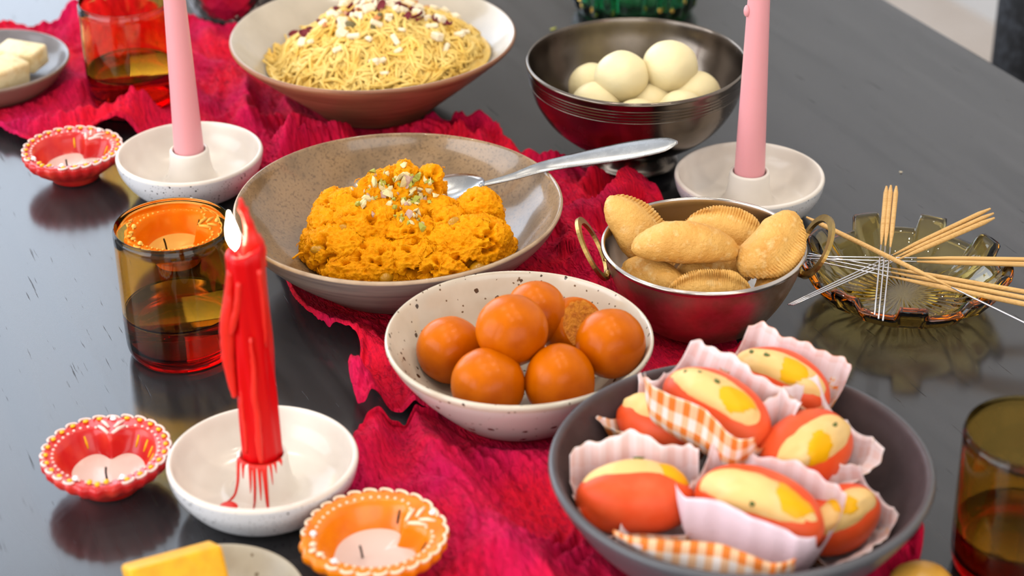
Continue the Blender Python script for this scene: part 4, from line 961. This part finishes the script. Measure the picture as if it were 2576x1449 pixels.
def wrapper(p, R, L, W, label, seed, up_l=1.0, up_r=1.0, flare=.35, roll=0, ln=1.30, plain=0):
    """a sheet of thin paper folded up round a sweet: left and right sides rise by up_l / up_r"""
    nu, nv = 44, 56; V = []; uv = []; rngs = np.random.RandomState(seed)
    ph = rngs.uniform(0, 6, 8)
    for side in (0, 1):
        for i in range(nu + 1):
            u = -1 + 2 * i / nu
            for j in range(nv + 1):
                v = -1 + 2 * j / nv; av = abs(v); rise = up_l if v < 0 else up_r
                a = av * 1.75; rr = W * .56 + (-.00018 if side else 0); rise = rise * (1.08 - .42 * u * u)
                if a < 1.45: y, z = rr * math.sin(a), -rr * math.cos(a)
                else: y, z = rr * (math.sin(1.45) + (a - 1.45) * flare * 1.6), -rr * math.cos(1.45) + (a - 1.45) * rr * 1.6
                z = z if z < -.3 * rr else -.3 * rr + (z + .3 * rr) * rise
                pl = av ** 1.5 * (.0011 * math.sin(9 * u + ph[0]) + .0007 * math.sin(23 * u + ph[1]) + .0016 * math.sin(4 * u + ph[2]))
                end = max(0, abs(u) - .62) / .38
                y = (y + pl) * (1 - .50 * end ** 1.5 * (1 - .6 * av)); z = z + pl * .6 + W * .66 * end ** 1.5 * (1 - .75 * av) + .0009 * math.sin(7 * u + ph[3]) * av
                x = L * .5 * ln * (u - .16 * end * u)
                V.append((x, y * (1 if v > 0 else -1), z)); uv.append((u * L * .5 * ln + .1, v * W * .95 + .1))
    # the paper bends where it meets the wall of the bowl
    Q = R @ Matrix.Rotation(roll, 3, 'X'); Wd = np.array([tuple(Q @ Vector(v) + Vector(p)) for v in V]); bx, by = .115, -.278
    rr = np.hypot(Wd[:, 0] - bx, Wd[:, 1] - by); rmax = np.interp(Wd[:, 2] - BZ, [.0, .012, .024, .043, .052, .058, .075], [.060, .064, .0775, .0880, .0915, .097, .12]) - .001
    k = np.minimum(1, rmax / np.maximum(rr, 1e-6)); Wd[:, 0] = bx + (Wd[:, 0] - bx) * k; Wd[:, 1] = by + (Wd[:, 1] - by) * k; Wd[:, 2] = np.maximum(Wd[:, 2], BZ + .0102)
    Qi = Q.transposed(); V = [tuple(Qi @ (Vector(w) - Vector(p))) for w in Wd]
    n1 = (nu + 1) * (nv + 1); F = []; fm = []
    for side in (0, 1):
        for i in range(nu):
            for j in range(nv):
                A = side * n1 + i * (nv + 1) + j; q = (A, A + nv + 1, A + nv + 2, A + 1); F.append(q if side else q[::-1]); fm.append(1 if side else 0)
    bd = [i * (nv + 1) for i in range(nu + 1)] + [nu * (nv + 1) + j for j in range(1, nv + 1)] + [i * (nv + 1) + nv for i in range(nu - 1, -1, -1)] + [j for j in range(nv - 1, 0, -1)]
    for a, b in zip(bd, bd[1:] + bd[:1]): F.append((a, b, n1 + b, n1 + a)); fm.append(0)
    ob('paper_wrapper', V, F, [m_paper_lilac if plain else m_paper_out, m_paper_in], fm=fm, uv=uv, loc=p, rot=R @ Matrix.Rotation(roll, 3, 'X'), label=label, cat='wrapper', group='gingham paper wrappers round the sweets')
S = [ # centre, long axis, up, length, width, what, sheet (left, right rise, flare, up, plain outside), yellow, bits
    ((.1050, -.2480, .0660), (.76, -.64, -.18), (.22, -.62, 1), .064, .040, 'on top of the pile', (1.45, 1.5, .30, (.15, -.08, 1), 0), (.40, .05), ((-.60, .0), (-.05, .12), (-.38, .12))),
    ((.1430, -.2120, .0600), (.85, -.50, -.15), (.12, -.55, 1), .056, .036, 'at the back by the rim', (1.3, 1.5, .35, (.1, -.08, 1), 0), (.25, -.05), ((-.60, .05), (-.3, .05))),
    ((.1490, -.2640, .0500), (.72, .66, .05), (.38, -.62, 1), .062, .041, 'at the right with one green bit', (.35, 1.5, .60, (.2, -.2, 1), 0), (-.20, -.2), ((.35, .05),)),
    ((.0610, -.2930, .0420), (1, -.03, .02), (.20, .40, .85), .060, .039, 'at the left, coral side forward', (.15, 1.9, .25, (0, .02, 1), 0), (.72, -.15), ((.05, .1),)),
    ((.1210, -.3110, .0470), (.86, -.50, -.06), (.14, -.62, 1), .068, .044, 'at the front with a broad cream top', (1.5, 1.3, .12, (.05, -.05, 1), 1), (.52, .20), ((.05, -.35),)),
    ((.1630, -.3000, .0340), (.75, .50, .12), (.35, -.45, 1), .048, .033, 'at the right front, half covered', (.4, 1.3, .4, (.2, -.2, 1), 0), (-.1, .1), ()),
    ((.0780, -.2260, .0430), (.75, -.60, .05), (-.25, -.1, 1), .052, .033, 'at the back left, mostly hidden', (1.0, 1.5, .3, (-.2, .0, 1), 0), (.5, .1), ()),
]
for k, (p, ax, az, L, W, what, (ul, ur, fl, wup, plain), yel, bits) in enumerate(S):
    sweet(p, ax, az, L, W, 'coral and cream sweet ' + what, k + 3, yel=yel, bits=bits)
    wrapper(p, frame(ax, wup), L, W, 'gingham paper round the sweet ' + what if not plain else 'pale lilac paper round the sweet ' + what, k + 30, ul, ur, fl, plain=plain)
wrapper((.0920, -.3360, .0370), frame((1, -.22, -.06), (.0, .22, 1)), .080, .038, 'empty gingham paper at the front of the charcoal bowl', 77, 1.7, .1, .10)

# ------------------------------------------------------------------ fudge and small things
V, F = rbox(.046, .030, .030, .0022, 3)
ob('yellow_fudge_block', V, F, m_barfi, loc=(-.1640, -.3420, .0300), rot=(math.radians(-30), math.radians(-2), math.radians(22)), label='yellow fudge block on the small speckled plate at the front', cat='sweet')
V, F = rbox(.036, .024, .016, .0022, 3); V = np.array(V); V += (.0007 * fbm(V, 160, 3))[:, None]
ob('cream_fudge_block', V, F, m_barfi_w, loc=(-.3800, .3330, .0232), rot=(.05, 0, -.35), label='cream fudge block at the back of the grey plate', cat='sweet', group='cream fudge blocks')
ob('cream_fudge_block', V * (.95, 1, 1.25), F, m_barfi_w, loc=(-.3850, .2930, .0250), rot=(.1, .05, .95), label='cream fudge block at the front of the grey plate', cat='sweet', group='cream fudge blocks')
V, F = ico(3); V = V * (1 + .06 * fbm(V, 2, 2))[:, None] * (.016, .013, .010)
ob('golden_sweet', V, F, M('golden_sweet_glaze', lin(214, 160, 66), .35), loc=(.2020, -.3235, .0118), label='round golden sweet at the lower edge beside the charcoal bowl', cat='sweet')
V, F = chip(5); ob('crumb', V * (.0035, .0018, .0012), F, m_pist, loc=(.0364, .4321, .0012), rot=(0, 0, .7), label='yellow green nut crumb on the table behind the silver bowl', cat='crumb', smooth=False)
V, F = chip(6); ob('crumb', V * .0008, F, m_almond, loc=(.2761, .1598, .0007), label='tiny white crumb on the bare table at the right', cat='crumb', smooth=False)
